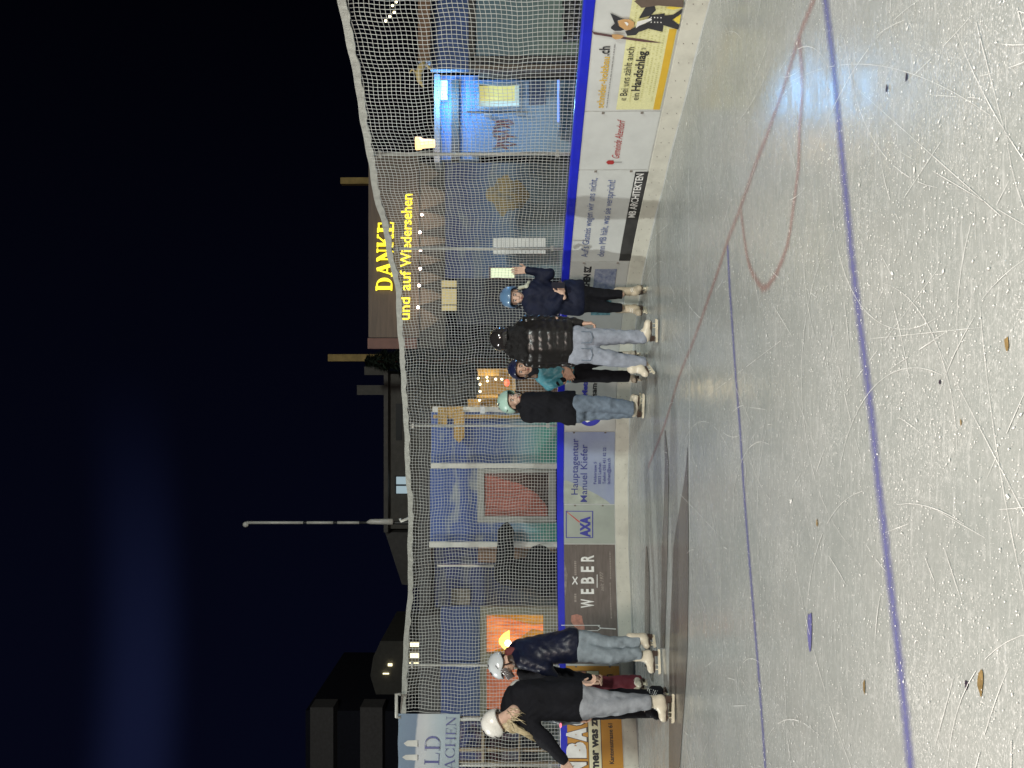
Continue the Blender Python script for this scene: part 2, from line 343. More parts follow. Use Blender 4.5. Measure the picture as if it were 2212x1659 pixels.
def soft_line(name, c, alpha=.85):
    mt = bpy.data.materials.new(name); mt.use_nodes = True; t = mt.node_tree; b = t.nodes['Principled BSDF']; b.inputs['Roughness'].default_value = .35
    uv = t.nodes.new('ShaderNodeUVMap'); sp = t.nodes.new('ShaderNodeSeparateXYZ'); t.links.new(uv.outputs[0], sp.inputs[0])
    co = t.nodes.new('ShaderNodeTexCoord'); n = t.nodes.new('ShaderNodeTexNoise'); n.inputs['Scale'].default_value = 30; n.inputs['Detail'].default_value = 6; t.links.new(co.outputs['Object'], n.inputs['Vector'])
    a = t.nodes.new('ShaderNodeMath'); a.operation = 'SUBTRACT'; a.inputs[1].default_value = .5; t.links.new(sp.outputs[1], a.inputs[0])
    ab = t.nodes.new('ShaderNodeMath'); ab.operation = 'ABSOLUTE'; t.links.new(a.outputs[0], ab.inputs[0])
    ad = t.nodes.new('ShaderNodeMath'); ad.operation = 'MULTIPLY_ADD'; ad.inputs[1].default_value = .35; t.links.new(n.outputs['Fac'], ad.inputs[0]); t.links.new(ab.outputs[0], ad.inputs[2])
    m_ = t.nodes.new('ShaderNodeMapRange'); m_.interpolation_type = 'SMOOTHSTEP'; m_.inputs[1].default_value = .66; m_.inputs[2].default_value = .14; m_.inputs[3].default_value = 0; m_.inputs[4].default_value = alpha
    t.links.new(ad.outputs[0], m_.inputs[0]); t.links.new(m_.outputs[0], b.inputs['Alpha']); b.inputs['Base Color'].default_value = (*c, 1); return mt
def ice_line(name, pts, width, mt, z=0.002):
    g = [G(x, y) for x, y in pts]; P2 = []
    for i in range(len(g) - 1):      # densify with catmull
        p0, p1, p2, p3 = g[max(i - 1, 0)], g[i], g[i + 1], g[min(i + 2, len(g) - 1)]
        for k in range(10):
            t_ = k / 10; P2.append(.5 * ((2 * p1) + (p2 - p0) * t_ + (2 * p0 - 5 * p1 + 4 * p2 - p3) * t_ ** 2 + (-p0 + 3 * p1 - 3 * p2 + p3) * t_ ** 3))
    P2.append(g[-1]); V, F = [], []
    for i, p_ in enumerate(P2):
        d = P2[min(i + 1, len(P2) - 1)] - P2[max(i - 1, 0)]; n = Vector((-d.y, d.x, 0)).normalized() * width / 2
        V += [(p_.x + n.x, p_.y + n.y, z), (p_.x - n.x, p_.y - n.y, z)]
        if i: F.append((2 * i - 2, 2 * i - 1, 2 * i + 1, 2 * i))
    me = bpy.data.meshes.new(name); me.from_pydata(V, [], F); uvl = me.uv_layers.new(name='UVMap')
    for pl in me.polygons:
        for li, vi in zip(pl.loop_indices, pl.vertices): uvl.data[li].uv = (vi // 2 * .1, vi % 2)
    o = link(name, me, mt); tag(o, kind='structure'); return o
BLU = soft_line('blue_line_paint', (.12, .125, .36), .62); RED = soft_line('red_line_paint', (.36, .19, .17), .46)
ice_line('ice_blue_line', [(1781, -20), (1783.5, 0), (1800.6, 140.6), (1814, 281), (1827, 414), (1843, 575), (1865, 750), (1884, 902), (1897.5, 1038.6), (1910, 1140), (1918, 1211), (1937, 1370), (1952.6, 1507), (1967.8, 1659), (1972, 1700)], .115, BLU)
ice_line('ice_blue_line', [(1572, 530), (1578, 640), (1589.7, 810), (1599, 928), (1608.7, 1076), (1624, 1268), (1641, 1477), (1654, 1659), (1657, 1700)], .09, BLU)
ice_line('ice_red_line', [(1764, -20), (1758.8, 0), (1728.4, 76), (1692, 194), (1656, 296), (1633.5, 353), (1599, 452), (1572.7, 520), (1550, 590), (1500.5, 731), (1470, 807), (1447, 883), (1428, 940), (1400, 1010)], .10, RED, .003)
ice_line('ice_red_line', [(1728, 85), (1733, 150), (1733, 220), (1728.4, 281), (1726, 361), (1715, 448), (1702, 528), (1678, 590), (1652.4, 622), (1633, 601), (1618, 567), (1608.7, 513), (1602, 458)], .085, RED, .004)
WH = soft_line('scrape_white', (.85, .9, .9), .8)
ice_line('ice_seam', [(1489, 365), (1490, 600), (1491, 900), (1491, 1200)], .022, WH, .005)
# dark marks frozen into the surface
def blot(x, y, rx, ry, mt, name, label):
    c = G(x, y); k = (c.y / FPX); mb = MB(); n = 18; dv = 2405 / (c.y ** 2)
    mb.face([(c.x + ry * k * math.cos(a) * (1 + .25 * math.sin(3 * a + x)), c.y + rx * .8 / dv * math.sin(a) * (1 + .2 * math.sin(2 * a + y)), .0055) for a in [2 * math.pi * i / n for i in range(n)]])
    o = mb.build(name, mt); return tag(o, kind='structure')
bm_ = mat('mark_blue', (.12, .12, .30), .4, bump=.3); br_ = mat('mark_brown', (.22, .155, .065), .4, var=.4, vs_=30); dk_ = mat('mark_dark', (.03, .02, .035), .5)
for i_, (x, y, rx, ry, mt) in enumerate([(1751, 1359, 7, 40, bm_), (2121, 1473, 8, 27, br_), (2091, 1479, 5, 10, dk_), (2178, 742, 6, 15, br_), (1869, 1484, 3, 14, br_), (1961, 167, 2.5, 9, dk_), (1918, 192, 2.5, 8, dk_), (2033, 825, 3, 5, dk_), (1767, 1130, 2, 8, br_), (2079, 912, 2, 7, br_)]):
    blot(x, y, rx, ry, mt, 'ice_mark', '')
# cast shadows painted as dark bands on the ice by the left barrier
shadow_m = mat('painted_shadow', (.125, .117, .103), .26, spec=.35, var=.12, vs_=1.5, stretch=(.4, 3, 1))
def shadow_band(pts_top, pts_bot):
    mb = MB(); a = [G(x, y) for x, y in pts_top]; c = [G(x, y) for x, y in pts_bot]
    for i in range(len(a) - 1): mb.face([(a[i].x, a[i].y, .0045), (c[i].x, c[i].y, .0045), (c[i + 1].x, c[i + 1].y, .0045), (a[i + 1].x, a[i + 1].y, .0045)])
    tag(mb.build('painted_shadow', shadow_m), kind='structure')
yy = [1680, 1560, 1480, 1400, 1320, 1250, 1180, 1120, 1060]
shadow_band([(1446, y) for y in yy[:3]] + [(1447, 1400), (1450, 1320), (1453, 1250), (1456, 1180), (1463, 1130), (1471, 1085), (1478, 1045), (1483, 1005), (1485.5, 965)], [(1468, 1680), (1476, 1560), (1482, 1480), (1486, 1400), (1487, 1320), (1488, 1250), (1488, 1180), (1488, 1130), (1487, 1085), (1487, 1045), (1486.5, 1005), (1486, 965)])
shadow_band([(1427, 1400), (1429, 1320), (1430, 1250), (1430, 1180), (1434, 1120), (1437, 1000), (1436, 930)], [(1436, 1400), (1439, 1320), (1441, 1250), (1443, 1180), (1444, 1120), (1445, 1000), (1438, 930)])
shadow_band([(1394, 1440), (1393, 1320), (1394, 1240), (1396, 1180)], [(1402, 1440), (1404, 1320), (1403, 1240), (1398, 1180)])
# scratches and shaved-ice crumbs
frost = mat('shaved_ice', (.74, .76, .75), .7, var=.05)
scr_m = mat('scratch_ice', (.64, .66, .65), .6, var=.25, vs_=9)
mb = MB()
def scratch(x, y, L, ang, curv, wd):
    p_ = Vector((x, y)); a = ang; n = max(4, int(L / .07)); prev = None
    for i in range(n + 1):
        ww = wd * (0.25 + .75 * math.sin(math.pi * (i + .3) / (n + .6))) * (1 + .5 * random.uniform(-1, 1)) / 2
        nx, ny = -math.sin(a) * ww, math.cos(a) * ww; cur = ((p_.x + nx, p_.y + ny, .0065), (p_.x - nx, p_.y - ny, .0065))
        if prev and random.random() > .12: mb.face([prev[0], prev[1], cur[1], cur[0]])
        prev = cur; p_ += Vector((math.cos(a), math.sin(a))) * (L / n); a += curv * (L / n)
def inside(x, y):
    if y < 1.6 or abs(x) > .52 * y + .2: return False
    c = 1659 - (829.5 + x / y * FPX); V_ = 1128 + 2405 / y
    if c > 1040 and V_ < 1492: return False
    k = s_of(c); X, Y = bxy(k); return y < Y - .35
for _ in range(230):
    y = 1.7 + 8 * random.random() ** 1.6; x = random.uniform(-.52, .52) * y
    if not inside(x, y): continue
    big = random.random() < .22
    scratch(x, y, random.uniform(.5, 2.2) if big else random.uniform(.06, .5), random.gauss(1.4, .7) if big else random.gauss(1.2, .9), random.choice([0, 1, -1]) * random.uniform(.2, 1.6), .0005 + .0008 * random.random() + .00058 * y)
sc_obj = mb
tag(mb.build('ice_scratches', scr_m), kind='stuff', label='fine white skate scratches cut across the grey ice', cat='ice scratches')
mb = MB()
cl = [(random.uniform(-.5, .5), 1.8 + 6 * random.random()) for _ in range(60)]
for _ in range(70):      # trails of crumbs beside the deeper cuts
    y = 1.8 + 6 * random.random(); x = random.uniform(-.5, .5) * y; a = random.gauss(1.3, .8); cv = random.uniform(-1.2, 1.2)
    for i in range(random.randint(20, 70)):
        x += .03 * math.cos(a); y += .03 * math.sin(a); a += cv * .03
        if y < 1.6 or not inside(x, y) or random.random() < .35: continue
        r = random.uniform(.0012, .003) + .0003 * y; px, py = x + random.gauss(0, .012), y + random.gauss(0, .012); a0 = random.uniform(0, 6.28)
        mb.face([(px + r * random.uniform(.5, 1.6) * math.cos(a0 + 1.57 * j), py + r * random.uniform(.5, 1.6) * math.sin(a0 + 1.57 * j), .0078) for j in range(4)])
for i in range(24000):
    if random.random() < .55:
        u, v = random.choice(cl); y = v + random.gauss(0, .45); x = u * v + random.gauss(0, .4)
    else: y = 1.6 + 8 * random.random() ** 1.4; x = random.uniform(-.52, .52) * y
    if not inside(x, y): continue
    r = abs(random.gauss(0, .0010)) + .0003 + .0003 * y
    if random.random() < .010: r *= 2.4
    k = random.randint(3, 5); a0 = random.uniform(0, 6.28); st = random.uniform(.6, 2.4); an = random.uniform(0, 3.14)
    ps = []
    for j in range(k):
        a = a0 + 6.283 * j / k; rr_ = r * random.uniform(.5, 1.3); px, py = rr_ * math.cos(a) * st, rr_ * math.sin(a)
        ps.append((x + px * math.cos(an) - py * math.sin(an), y + px * math.sin(an) + py * math.cos(an),   .008 + random.uniform(0, .0008)))
    mb.face(ps)
tag(mb.build('ice_crumbs', frost), kind='stuff', label='crumbs of shaved ice scattered over the rink', cat='ice crumbs')
#@@BOARDS
# ------------------------------------------------------------------ barrier
def sweep(mb, s0, s1, prof, n=None):
    n = n or int((s1 - s0) / .1); prev = None
    for i in range(n + 1):
        s_ = s0 + (s1 - s0) * i / n; cur = [bpt(s_, h, o_) for o_, h in prof]
        if prev:
            for k in range(len(prof)): j = (k + 1) % len(prof); mb.face([prev[j], prev[k], cur[k], cur[j]])
        prev = cur
bwhite = mat('board_white', (.52, .54, .52), .38, var=.05, vs_=4, dirt=.3, bump=.05, bs=12)
bblue = mat('rail_blue', (.012, .02, .52), .3, var=.1, coat=.3)
kickm = mat('kick_plate', (.56, .56, .49), .45, var=.08, dirt=.4)
S0, S1 = s_of(1800), BS[-1] - .3
barrier = thing('rink_barrier', 'curved white rink barrier with blue top rail behind the skaters', 'rink barrier', (0, 10.4, 0))
mb = MB(); sweep(mb, S0, S1, [(0, 0), (0, RAILB), (-.05, RAILB), (-.05, 0)]); mb.build('barrier_wall', bwhite, barrier)
mb = MB(); c_ = .018; sweep(mb, S0, S1, [(.014, RAILB), (.014, RAILT - c_), (.009, RAILT - .006), (-.002, RAILT), (-.066, RAILT), (-.076, RAILT - c_), (-.076, RAILB)]); mb.build('top_rail', bblue, barrier, True)
mb = MB(); sweep(mb, S0, S1, [(.018, .002), (.018, KICK - .004), (.014, KICK), (.002, KICK), (.002, .002)])
kp = mb.build('kick_plate', kickm, barrier)
scr = mat('screw_dark', (.09, .07, .06), .6)
mb = MB()
s = S0
while s < s_of(-60):
    for hh in (.05, .13):
        c = bpt(s, hh + random.uniform(-.008, .008), .02); mb.ball(c, .004, 6)
    s += .19
mb.build('screws', scr, kp)
snowedge = mat('snow_bank', (.42, .44, .43), .8, var=.08, bump=.5, bs=20)
mb = MB(); s = s_of(1700)
while s < s_of(-30):
    wdt = .006 + .016 * abs(math.sin(s * 2.3) * math.sin(s * 5.1 + 1)); hh = .004 + .009 * abs(math.sin(s * 3.1 + .5))
    a, c = bpt(s, 0, .019), bpt(s + .06, 0, .019); a2, c2_ = bpt(s, 0, .019 + wdt), bpt(s + .06, 0, .019 + wdt)
    mb.face([a2, c2_, c + Vector((0, 0, hh)), a + Vector((0, 0, hh))]); s += .06
tag(mb.build('snow_ridge', snowedge), kind='structure')
dark = mat('print_black', (.02, .02, .024), .45); navy = mat('print_navy', (.035, .045, .22), .45); steel = mat('print_steel_blue', (.09, .13, .30), .5)
gold = mat('print_gold', (.62, .40, .035), .45, var=.08); cream = mat('print_cream', (.74, .72, .50), .5, var=.1); redp = mat('print_red', (.38, .03, .03), .5)
whitep = mat('print_white', (.75, .76, .74), .45); greyp = mat('print_grey', (.30, .30, .29), .5); seam = mat('seam_dark', (.16, .14, .12), .7)
def advert(label, yL, yR, mt, xT=None, name='advertising_panel'):
    c = bpt(s_of((yL + yR) / 2), KICK, 0); o = thing(name, label, 'advertising panel', c, 'advertising panels along the barrier')
    s0, s1 = s_of(yL) + .004, s_of(yR) - .004
    mb = MB(); strip(mb, s0, s1, KICK + .012, RAILB - .004, .0065, thick=.004); mb.build('panel', mt, o); 
    mb = MB()
    for hh in (.34, .74):
        if random.random() < .8:
            c = bpt(s1 - .01, hh + random.uniform(-.03, .03), .012); mb.box(c - Vector((.008, .006, .012)), c + Vector((.008, .006, .012)))
            mb.build('bracket', seam, o); mb = MB()
    return o
OFF = .012
# schnider
pm = mat('panel_white', (.55, .575, .56), .4, var=.04, dirt=.15, bump=.04, bs=9)
a = advert('white and yellow carpentry advert with a black suited carpenter at the far right end', 240, -70, pm)
yl = mat('panel_yellow', (.66, .66, .36), .45, var=.10, vs_=70)
ym = mat('figure_print', (.55, .55, .25), .5, var=.2, vs_=90)
s0, s1 = s_of(236), s_of(-70); mb = MB(); strip(mb, s0, s1, KICK + .02, .60, OFF - .002); mb.build('yellow_field', yl, a)
mb = MB(); strip(mb, s0, s_of(62), KICK + .026, KICK + .085, OFF + .001); mb.build('gold_stripe', gold, a)
mb = MB()
for r_ in range(9):
    s = s0 + .1 + .08 * (r_ % 3)
    while s < s_of(0):
        if random.random() < .8:
            hh = .29 + r_ * .032; strip(mb, s, s + .012, hh, hh + .014, OFF + .0005, n=1)
        s += .022
mb.build('number_print', ym, a)
btext('schnider-holzbau', (232, 122, 1287, 1303), gold, a, .012, off=OFF + .002); btext('.ch', (119, 99, 1292, 1315), dark, a, .02, off=OFF + .002)
mb = MB(); s = s_of(232); hh = h_of(1311, 232)
while s < s_of(99):
    L_ = random.uniform(.01, .04); strip(mb, s, s + L_, hh, hh + .009, OFF + .002, n=1); s += L_ + .008
mb.build('small_print', greyp, a)
btext('« Bei uns zählt auch', (216, 101, 1336, 1352), dark, a, .0, off=OFF + .004)
btext('ein', (215, 200, 1363, 1378.5), dark, a, 0, off=OFF + .004); btext('Handschlag', (195, 109.6, 1362, 1381), dark, a, .022, off=OFF + .004); btext('»', (106, 102, 1385, 1395), dark, a, 0, off=OFF + .004, full=True)
Z3 = lambda zx, zy: (1179.4 + .1612 * zx, .1612 * zy)
skinp = mat('print_skin', (.55, .33, .14), .5); blackcloth = mat('print_charcoal', (.03, .03, .035), .5); yel2 = mat('print_yellow', (.75, .6, .08), .5)
fig = bpoly([[Z3(*p_) for p_ in pl] for pl in [
    [(1240, 240), (1330, 90), (1450, 60), (1470, 130), (1400, 200)], [(1400, 195), (1590, 170), (1560, 420), (1350, 370), (1330, 270)],
    [(1250, 330), (1350, 300), (1360, 380), (1240, 420), (1200, 460), (1090, 470), (1060, 410)], [(1560, 200), (1700, 190), (1820, 110), (1815, 170), (1690, 260), (1560, 300)],
    [(1550, 240), (1690, 260), (1785, 330), (1770, 390), (1640, 350), (1545, 320)], [(860, 160), (990, 225), (1040, 240), (950, 260), (960, 330), (1060, 380), (1000, 400), (920, 400), (870, 370), (870, 345), (920, 300)]]], blackcloth, a, 'carpenter_suit', OFF + .004)
bpoly([[Z3(*p_) for p_ in pl] for pl in [[(960, 260), (1040, 235), (1120, 240), (1180, 280), (1180, 330), (1130, 380), (1060, 385), (980, 330)], [(880, 440), (960, 440), (1050, 460), (1000, 500), (930, 510), (890, 490)]]], skinp, a, 'carpenter_face', OFF + .012)
bpoly([[Z3(*p_) for p_ in pl] for pl in [[(1220, 260), (1400, 215), (1420, 240), (1240, 320), (1200, 350)], [(1045, 265), (1080, 265), (1105, 290), (1085, 320)]]], whitep, a, 'shirt_front', OFF + .020)
bpoly([[Z3(*p_) for p_ in [(600, 385), (640, 420), (1000, 480), (1300, 520), (1570, 575), (1300, 555), (1000, 510), (640, 450)]]], mat('print_brown', (.10, .05, .05), .5), a, 'walking_staff', OFF + .003)
bpoly([[(Z3(zx, zy)), Z3(zx + 14, zy), Z3(zx + 14, zy + 16), Z3(zx, zy + 16)] for zx in (1400, 1445, 1485, 1530) for zy in (195, 258)], whitep, a, 'jacket_buttons', OFF + .022)
bpoly([[Z3(*p_) for p_ in [(1690, 250), (1810, 190), (1785, 320)]], [Z3(*p_) for p_ in [(1600, 100), (1835, 20), (1835, 95), (1700, 125)]]], yel2, a, 'yellow_patch', OFF + .003)
bpoly([[Z3(*p_) for p_ in [(1180, 0), (1280, 90), (1500, 60), (1840, 90), (1840, -60), (1300, -60)]]], mat('print_umber', (.12, .09, .07), .5), a, 'second_figure', OFF + .0085)
# Altendorf
a = advert('plain white panel with red handwritten municipality name and red pin emblem', 366.5, 240.5, pm)
Z4 = lambda zx, zy: (1179.4 + .1612 * zx, 219.4 + .1612 * zy)
btext('Gemeinde Altendorf', (341, 257, 1320, 1337), redp, a, .0, .5, OFF)
bpoly([[Z4(*p_) for p_ in [(805, 808), (830, 782), (900, 782), (912, 800), (912, 820), (890, 835), (830, 835)]]], redp, a, 'emblem', OFF)
bpoly([[Z4(*p_) for p_ in [(912, 804), (1015, 802), (1015, 812), (912, 814)]]], greyp, a, 'emblem_stem', OFF)
# MB
a = advert('white architects advert with blue slogan lines above a black name bar', 564.5, 367, pm)
btext("Auf's Glatteis wagen wir uns nicht,", (554, 384, 1254, 1269), steel, a, .0, off=OFF); btext('denn MB hält, was sie verspricht!', (553, 388, 1289, 1304), steel, a, .0, off=OFF)
s0, s1 = s_of(562.5), s_of(370.5); mb = MB(); strip(mb, s0, s1, h_of(1365.5, 562), h_of(1337, 562), OFF - .002); bar = mb.build('name_bar', mat('bar_black', (.035, .035, .035), .4, var=.5, vs_=5), a)
btext('MB ARCHITEKTEN', (468.6, 374, 1355.5, 1371), whitep, a, .018, off=OFF + .001)
# Lachen SZ
pg = mat('panel_grey_white', (.46, .475, .46), .4, var=.05, dirt=.2)
a = advert('white town advert with small blue photographs behind the navy coated skater', 770, 565, pg)
btext('LACHEN SZ', (636, 574, 1257, 1271), dark, a, .05, off=OFF)
ph = mat('photo_blue', (.10, .13, .24), .4, var=.6, vs_=22, c2=(.30, .33, .40)); ph2 = mat('photo_teal', (.10, .25, .30), .4, var=.5, vs_=25)
brect(1282.6, 1329.3, 627, 580, ph, a, 'photo', OFF); brect(1277, 1319, 680, 648, ph2, a, 'photo', OFF)
# Met
a = advert('white advert with a blue globe disc and blue and black lettering', 931.5, 770.5, pg)
btext('Metall', (856, 812, 1257, 1268), mat('print_blue', (.04, .045, .38), .4), a, .04, off=OFF); btext('sam', (855, 828, 1276, 1288), dark, a, .02, off=OFF)
cx, cy, R_ = 1273.7, 893, 27
bpoly([[(cx + R_ * math.cos(k * math.pi / 14), cy + R_ * math.sin(k * math.pi / 14)) for k in range(28)]], MATS['print_blue'], a, 'blue_disc', OFF)
bpoly([[(1256, 899), (1262, 893), (1275, 897), (1297, 892), (1290, 900), (1276, 902), (1277, 908), (1268, 912), (1263, 908), (1268, 903)]], whitep, a, 'disc_figure', OFF + .002)
# Hauptagentur
pl_ = mat('panel_lilac', (.23, .27, .42), .42, var=.12, vs_=2.5, c2=(.30, .35, .45))
a = advert('lilac blue insurance agency advert with dark serif lettering and address', 1089, 932, pl_)
hill = mat('print_hill', (.36, .40, .35), .45, var=.2, vs_=6)
bpoly([[(1211, 1088), (1211, 1040), (1224, 1037), (1238, 1043), (1262, 1054), (1290, 1068), (1312, 1082), (1318, 1088)]], hill, a, 'hill_print', OFF - .003)
def slab(s, box, bold=.02): return btext(s, box, navy, a, bold, off=OFF, name='lettering')
slab('Hauptagentur', (1068, 947, 1233, 1248), .004); slab('Manuel Kiefer', (1084, 960, 1253, 1268), .004)
# serif feet on the agency lettering
btext('Feldstrasse 5', (1045, 997, 1282, 1288), navy, a, .01, off=OFF); btext('8853 Lachen', (1045, 999, 1291.5, 1298), navy, a, .01, off=OFF)
btext('Telefon 055 451 82 22', (1045, 966, 1301.5, 1308), navy, a, .01, off=OFF); btext('lachen@axa.ch', (1045, 989, 1311, 1318), navy, a, .01, off=OFF)
# AXA
pgr = mat('panel_sage', (.33, .37, .33), .42, var=.1, vs_=3)
a = advert('grey green insurance advert with a square blue logo crossed by a red stroke', 1174.5, 1089.5, pgr)
blogo = mat('logo_blue', (.035, .04, .30), .4)
bpoly([[(1222, 1103), (1224, 1103), (1224, 1161.5), (1222, 1161.5)], [(1279, 1103), (1281, 1103), (1281, 1161.5), (1279, 1161.5)], [(1222, 1103), (1281, 1103), (1281, 1104.6), (1222, 1104.6)], [(1222, 1160), (1281, 1160), (1281, 1161.5), (1222, 1161.5)]], blogo, a, 'logo_frame', OFF)
btext('AXA', (1160, 1115, 1253.5, 1274), blogo, a, .06, off=OFF)
bpoly([[(1224, 1105.5), (1224.5, 1104.6), (1253, 1126.5), (1251, 1128.5)]], mat('logo_red', (.5, .06, .05), .4), a, 'logo_stroke', OFF + .001)
# Weber
pb = mat('panel_brown', (.115, .095, .085), .25, var=.4, vs_=9, stretch=(.5, 1, 3), c2=(.17, .145, .13), spec=.6)
a = advert('dark brown butcher advert with large pale WEBER lettering, meat and fork', 1434, 1175, pb)
for ch, yl_, yr_ in (('W', 1312.5, 1293.5), ('E', 1282.5, 1271.5), ('B', 1260, 1246), ('E', 1235, 1223), ('R', 1212.4, 1198.5)): btext(ch, (yl_, yr_, 1254.4, 1282), whitep, a, .03, off=OFF)
bpoly([[(1289, 1240.5), (1290.5, 1240.5), (1290.5, 1269), (1289, 1269)], [(1236, 1246), (1238, 1244.5), (1248, 1261), (1246, 1263)], [(1237, 1263), (1235.5, 1261), (1246, 1245), (1248, 1247)]], whitep, a, 'crossed_knives', OFF)
tan = mat('print_tan', (.30, .26, .23), .45)
btext('seit 1977', (1276, 1234, 1296, 1304), tan, a, .01, .3, OFF)
mb = MB()
for y0_, y1_, xx in ((1250, 1190, 1319), (1335, 1262, 1320), (1242, 1212, 1245), (1300, 1283, 1245)):
    s = s_of(y0_); hh = h_of(xx, (y0_ + y1_) / 2)
    while s < s_of(y1_): L_ = random.uniform(.008, .03); strip(mb, s, s + L_, hh, hh + (.012 if xx > 1300 else .028), OFF, n=1); s += L_ + .008
mb.build('small_print', tan, a)
bpoly([[(1213, 1428), (1213, 1290), (1222, 1286), (1226, 1240), (1216, 1200), (1213, 1180), (1211, 1180), (1211, 1428)]], mat('print_kitchen', (.30, .26, .23), .4, var=.5, vs_=14, c2=(.10, .085, .075)), a, 'kitchen_print', OFF - .003)
bpoly([[(1233, 1342), (1234, 1329), (1246, 1326), (1257, 1330), (1259, 1343), (1263, 1352), (1262, 1366), (1250, 1360), (1240, 1352)]], mat('print_meat', (.42, .19, .14), .4, var=.35, vs_=18), a, 'meat_print', OFF)
bpoly([[(1212, 1349.5), (1296, 1349.5), (1296, 1351), (1212, 1351)], [(1264, 1361), (1292, 1361), (1292, 1362.3), (1264, 1362.3)], [(1292, 1351), (1297, 1354), (1297, 1358), (1292, 1361), (1291, 1360), (1295, 1357.5), (1295, 1354.5), (1291, 1352)], [(1297, 1355), (1330, 1357), (1330, 1359), (1297, 1357)]], whitep, a, 'fork_print', OFF + .003)
# orange
po = mat('panel_orange', (.50, .24, .03), .4, var=.08, vs_=3)
a = advert('orange shop advert with fat white capitals and a cream slogan strip at the left end', 1790, 1437, po)
brect(1209.6, 1213.5, 1790, 1437, whitep, a, 'panel_edge', OFF - .002)
outl = mat('print_dark_brown', (.07, .045, .03), .5)
for yL_, yR_, ch in ((1668, 1645, 'N'), (1636, 1602, 'B'), (1601, 1571, 'A'), (1566, 1538, 'C'), (1536, 1512, 'H')):
    btext(ch, (yL_ + 2, yR_ - 2, 1223.5, 1264.5), outl, a, .11, off=OFF); btext(ch, (yL_, yR_, 1226, 1262.5), whitep, a, .09, off=OFF + .004)
brect(1271, 1300, 1790, 1448, outl, a, 'slogan_frame', OFF); brect(1272.5, 1298.5, 1790, 1449, cream, a, 'slogan_strip', OFF + .002)
btext('immer was zu', (1688, 1544, 1276, 1294), dark, a, .045, off=OFF + .005)
btext('Kantonsstrasse 61', (1648.6, 1561.5, 1316.5, 1326), dark, a, .025, off=OFF); btext('ch', (1471, 1455.5, 1305, 1322), dark, a, .03, off=OFF)
brect(1323.5, 1324.8, 1478, 1454.5, dark, a, 'underline', OFF)
brect(1218, 1267, 1480, 1448, outl, a, 'picture_frame', OFF); brect(1220, 1265.5, 1478, 1450, mat('print_pattern', (.42, .17, .16), .5, var=.6, vs_=16, c2=(.5, .3, .05)), a, 'picture', OFF + .002)
#@@NET
# ------------------------------------------------------------------ protective net
TOP = [(1700, 862), (1530, 866), (1437, 868), (1300, 879), (1130, 881), (1000, 875), (926, 871), (860, 869), (780, 862), (700, 858), (620, 852), (560, 838), (480, 822), (430, 808), (346, 792), (280, 782), (200, 767), (80, 746), (0, 727), (-80, 708)]
ss = [s_of(y) for y, _ in TOP]; hh_ = []
for y, x in TOP:
    X, Y = bxy(s_of(y)); r = ray(x, y); hh_.append(CAMZ + r.z * (Y / r.y))
def ntop(s): return float(np.interp(s, ss, hh_)) + .007 * math.sin(s * 6) + .003 * math.sin(s * 15)
netm = mat('net_cord', (.58, .60, .58), .7, var=.1); hemm = mat('net_hem', (.36, .37, .34), .8, var=.15, vs_=20, bump=.4, bs=60)
NOFF = -.045
def nwob(s, h):
    k = min(1, max(0, (h - 1.0) / .5))
    return (.010 * math.sin(h * 7 + s * 1.3) + .006 * math.sin(h * 17 + s * 4.1) + .012 * math.sin(h * 2.3 - s * 2.1)) * k, (.010 * math.sin(s * 6.1 + h * 1.7) + .006 * math.sin(s * 15 + h * 3.1)) * k, .05 * math.sin(s * 2.2) * math.sin(h * 2) * k * .6
def npt(s, h):
    ds, dh, dn = nwob(s, h); return bpt(s + ds, min(h + dh, ntop(s)), NOFF + dn)
net = thing('safety_net', 'white square mesh safety net rising above the rink barrier', 'safety net', (0, 10.4, RAILT))
mb = MB(); CELL = .0415; sA, sB = s_of(1545), s_of(-60)
def ribbon(mb, a, b, r):   # three sided cord
    d = (b - a).normalized(); u = Vector((0, 1, 0)) if abs(d.y) < .9 else Vector((1, 0, 0)); u = (u - d * u.dot(d)).normalized(); v = d.cross(u); n = len(mb.v)
    for p_ in (a, b):
        for k in range(3):
            an = 2.094 * k + .5; mb.v.append(tuple(p_ + (u * math.cos(an) + v * math.sin(an)) * r))
    for k in range(3): mb.f.append((n + k, n + (k + 1) % 3, n + 3 + (k + 1) % 3, n + 3 + k)); mb.m.append(0)
CR = .0026
s = s_of(1700)
while s < sB:
    tp = ntop(s); tp = tp if s > sA else min(tp, 2.26); h = RAILT + .005; prev = npt(s, h)
    while h < tp - .001:
        h = min(h + .085, tp); cur = npt(s, h); ribbon(mb, prev, cur, CR); prev = cur
    s += CELL
k = 0
while RAILT + .02 + k * CELL < 3.1:
    h = RAILT + .02 + k * CELL; s = s_of(1700); prev = None
    while s < sB:
        ok = h < (ntop(s) if s > sA else min(ntop(s), 2.26)); cur = npt(s, h) if ok else None
        if prev is not None and cur is not None: ribbon(mb, prev, cur, CR)
        prev = cur; s += .066
    k += 1
mb.build('mesh_cords', netm, net)
mb = MB(); s = s_of(1546); prev = None
while s < sB + .05:
    tp = ntop(s); wv = .033 + .003 * math.sin(s * 23) + .002 * math.sin(s * 41); c = [bpt(s, tp + .002, NOFF + .012), bpt(s, tp + .002, NOFF - .012), bpt(s, tp - 2 * wv, NOFF - .006), bpt(s, tp - 2 * wv, NOFF + .01 + .004 * math.sin(s * 50))]
    if prev:
        for i in range(4): mb.face([prev[i], c[i], c[(i + 1) % 4], prev[(i + 1) % 4]])
    prev = c; s += .03
mb.build('top_hem', hemm, net)
polem = mat('pole_galvanised', (.36, .36, .33), .5, metal=.1, var=.12, vs_=12)
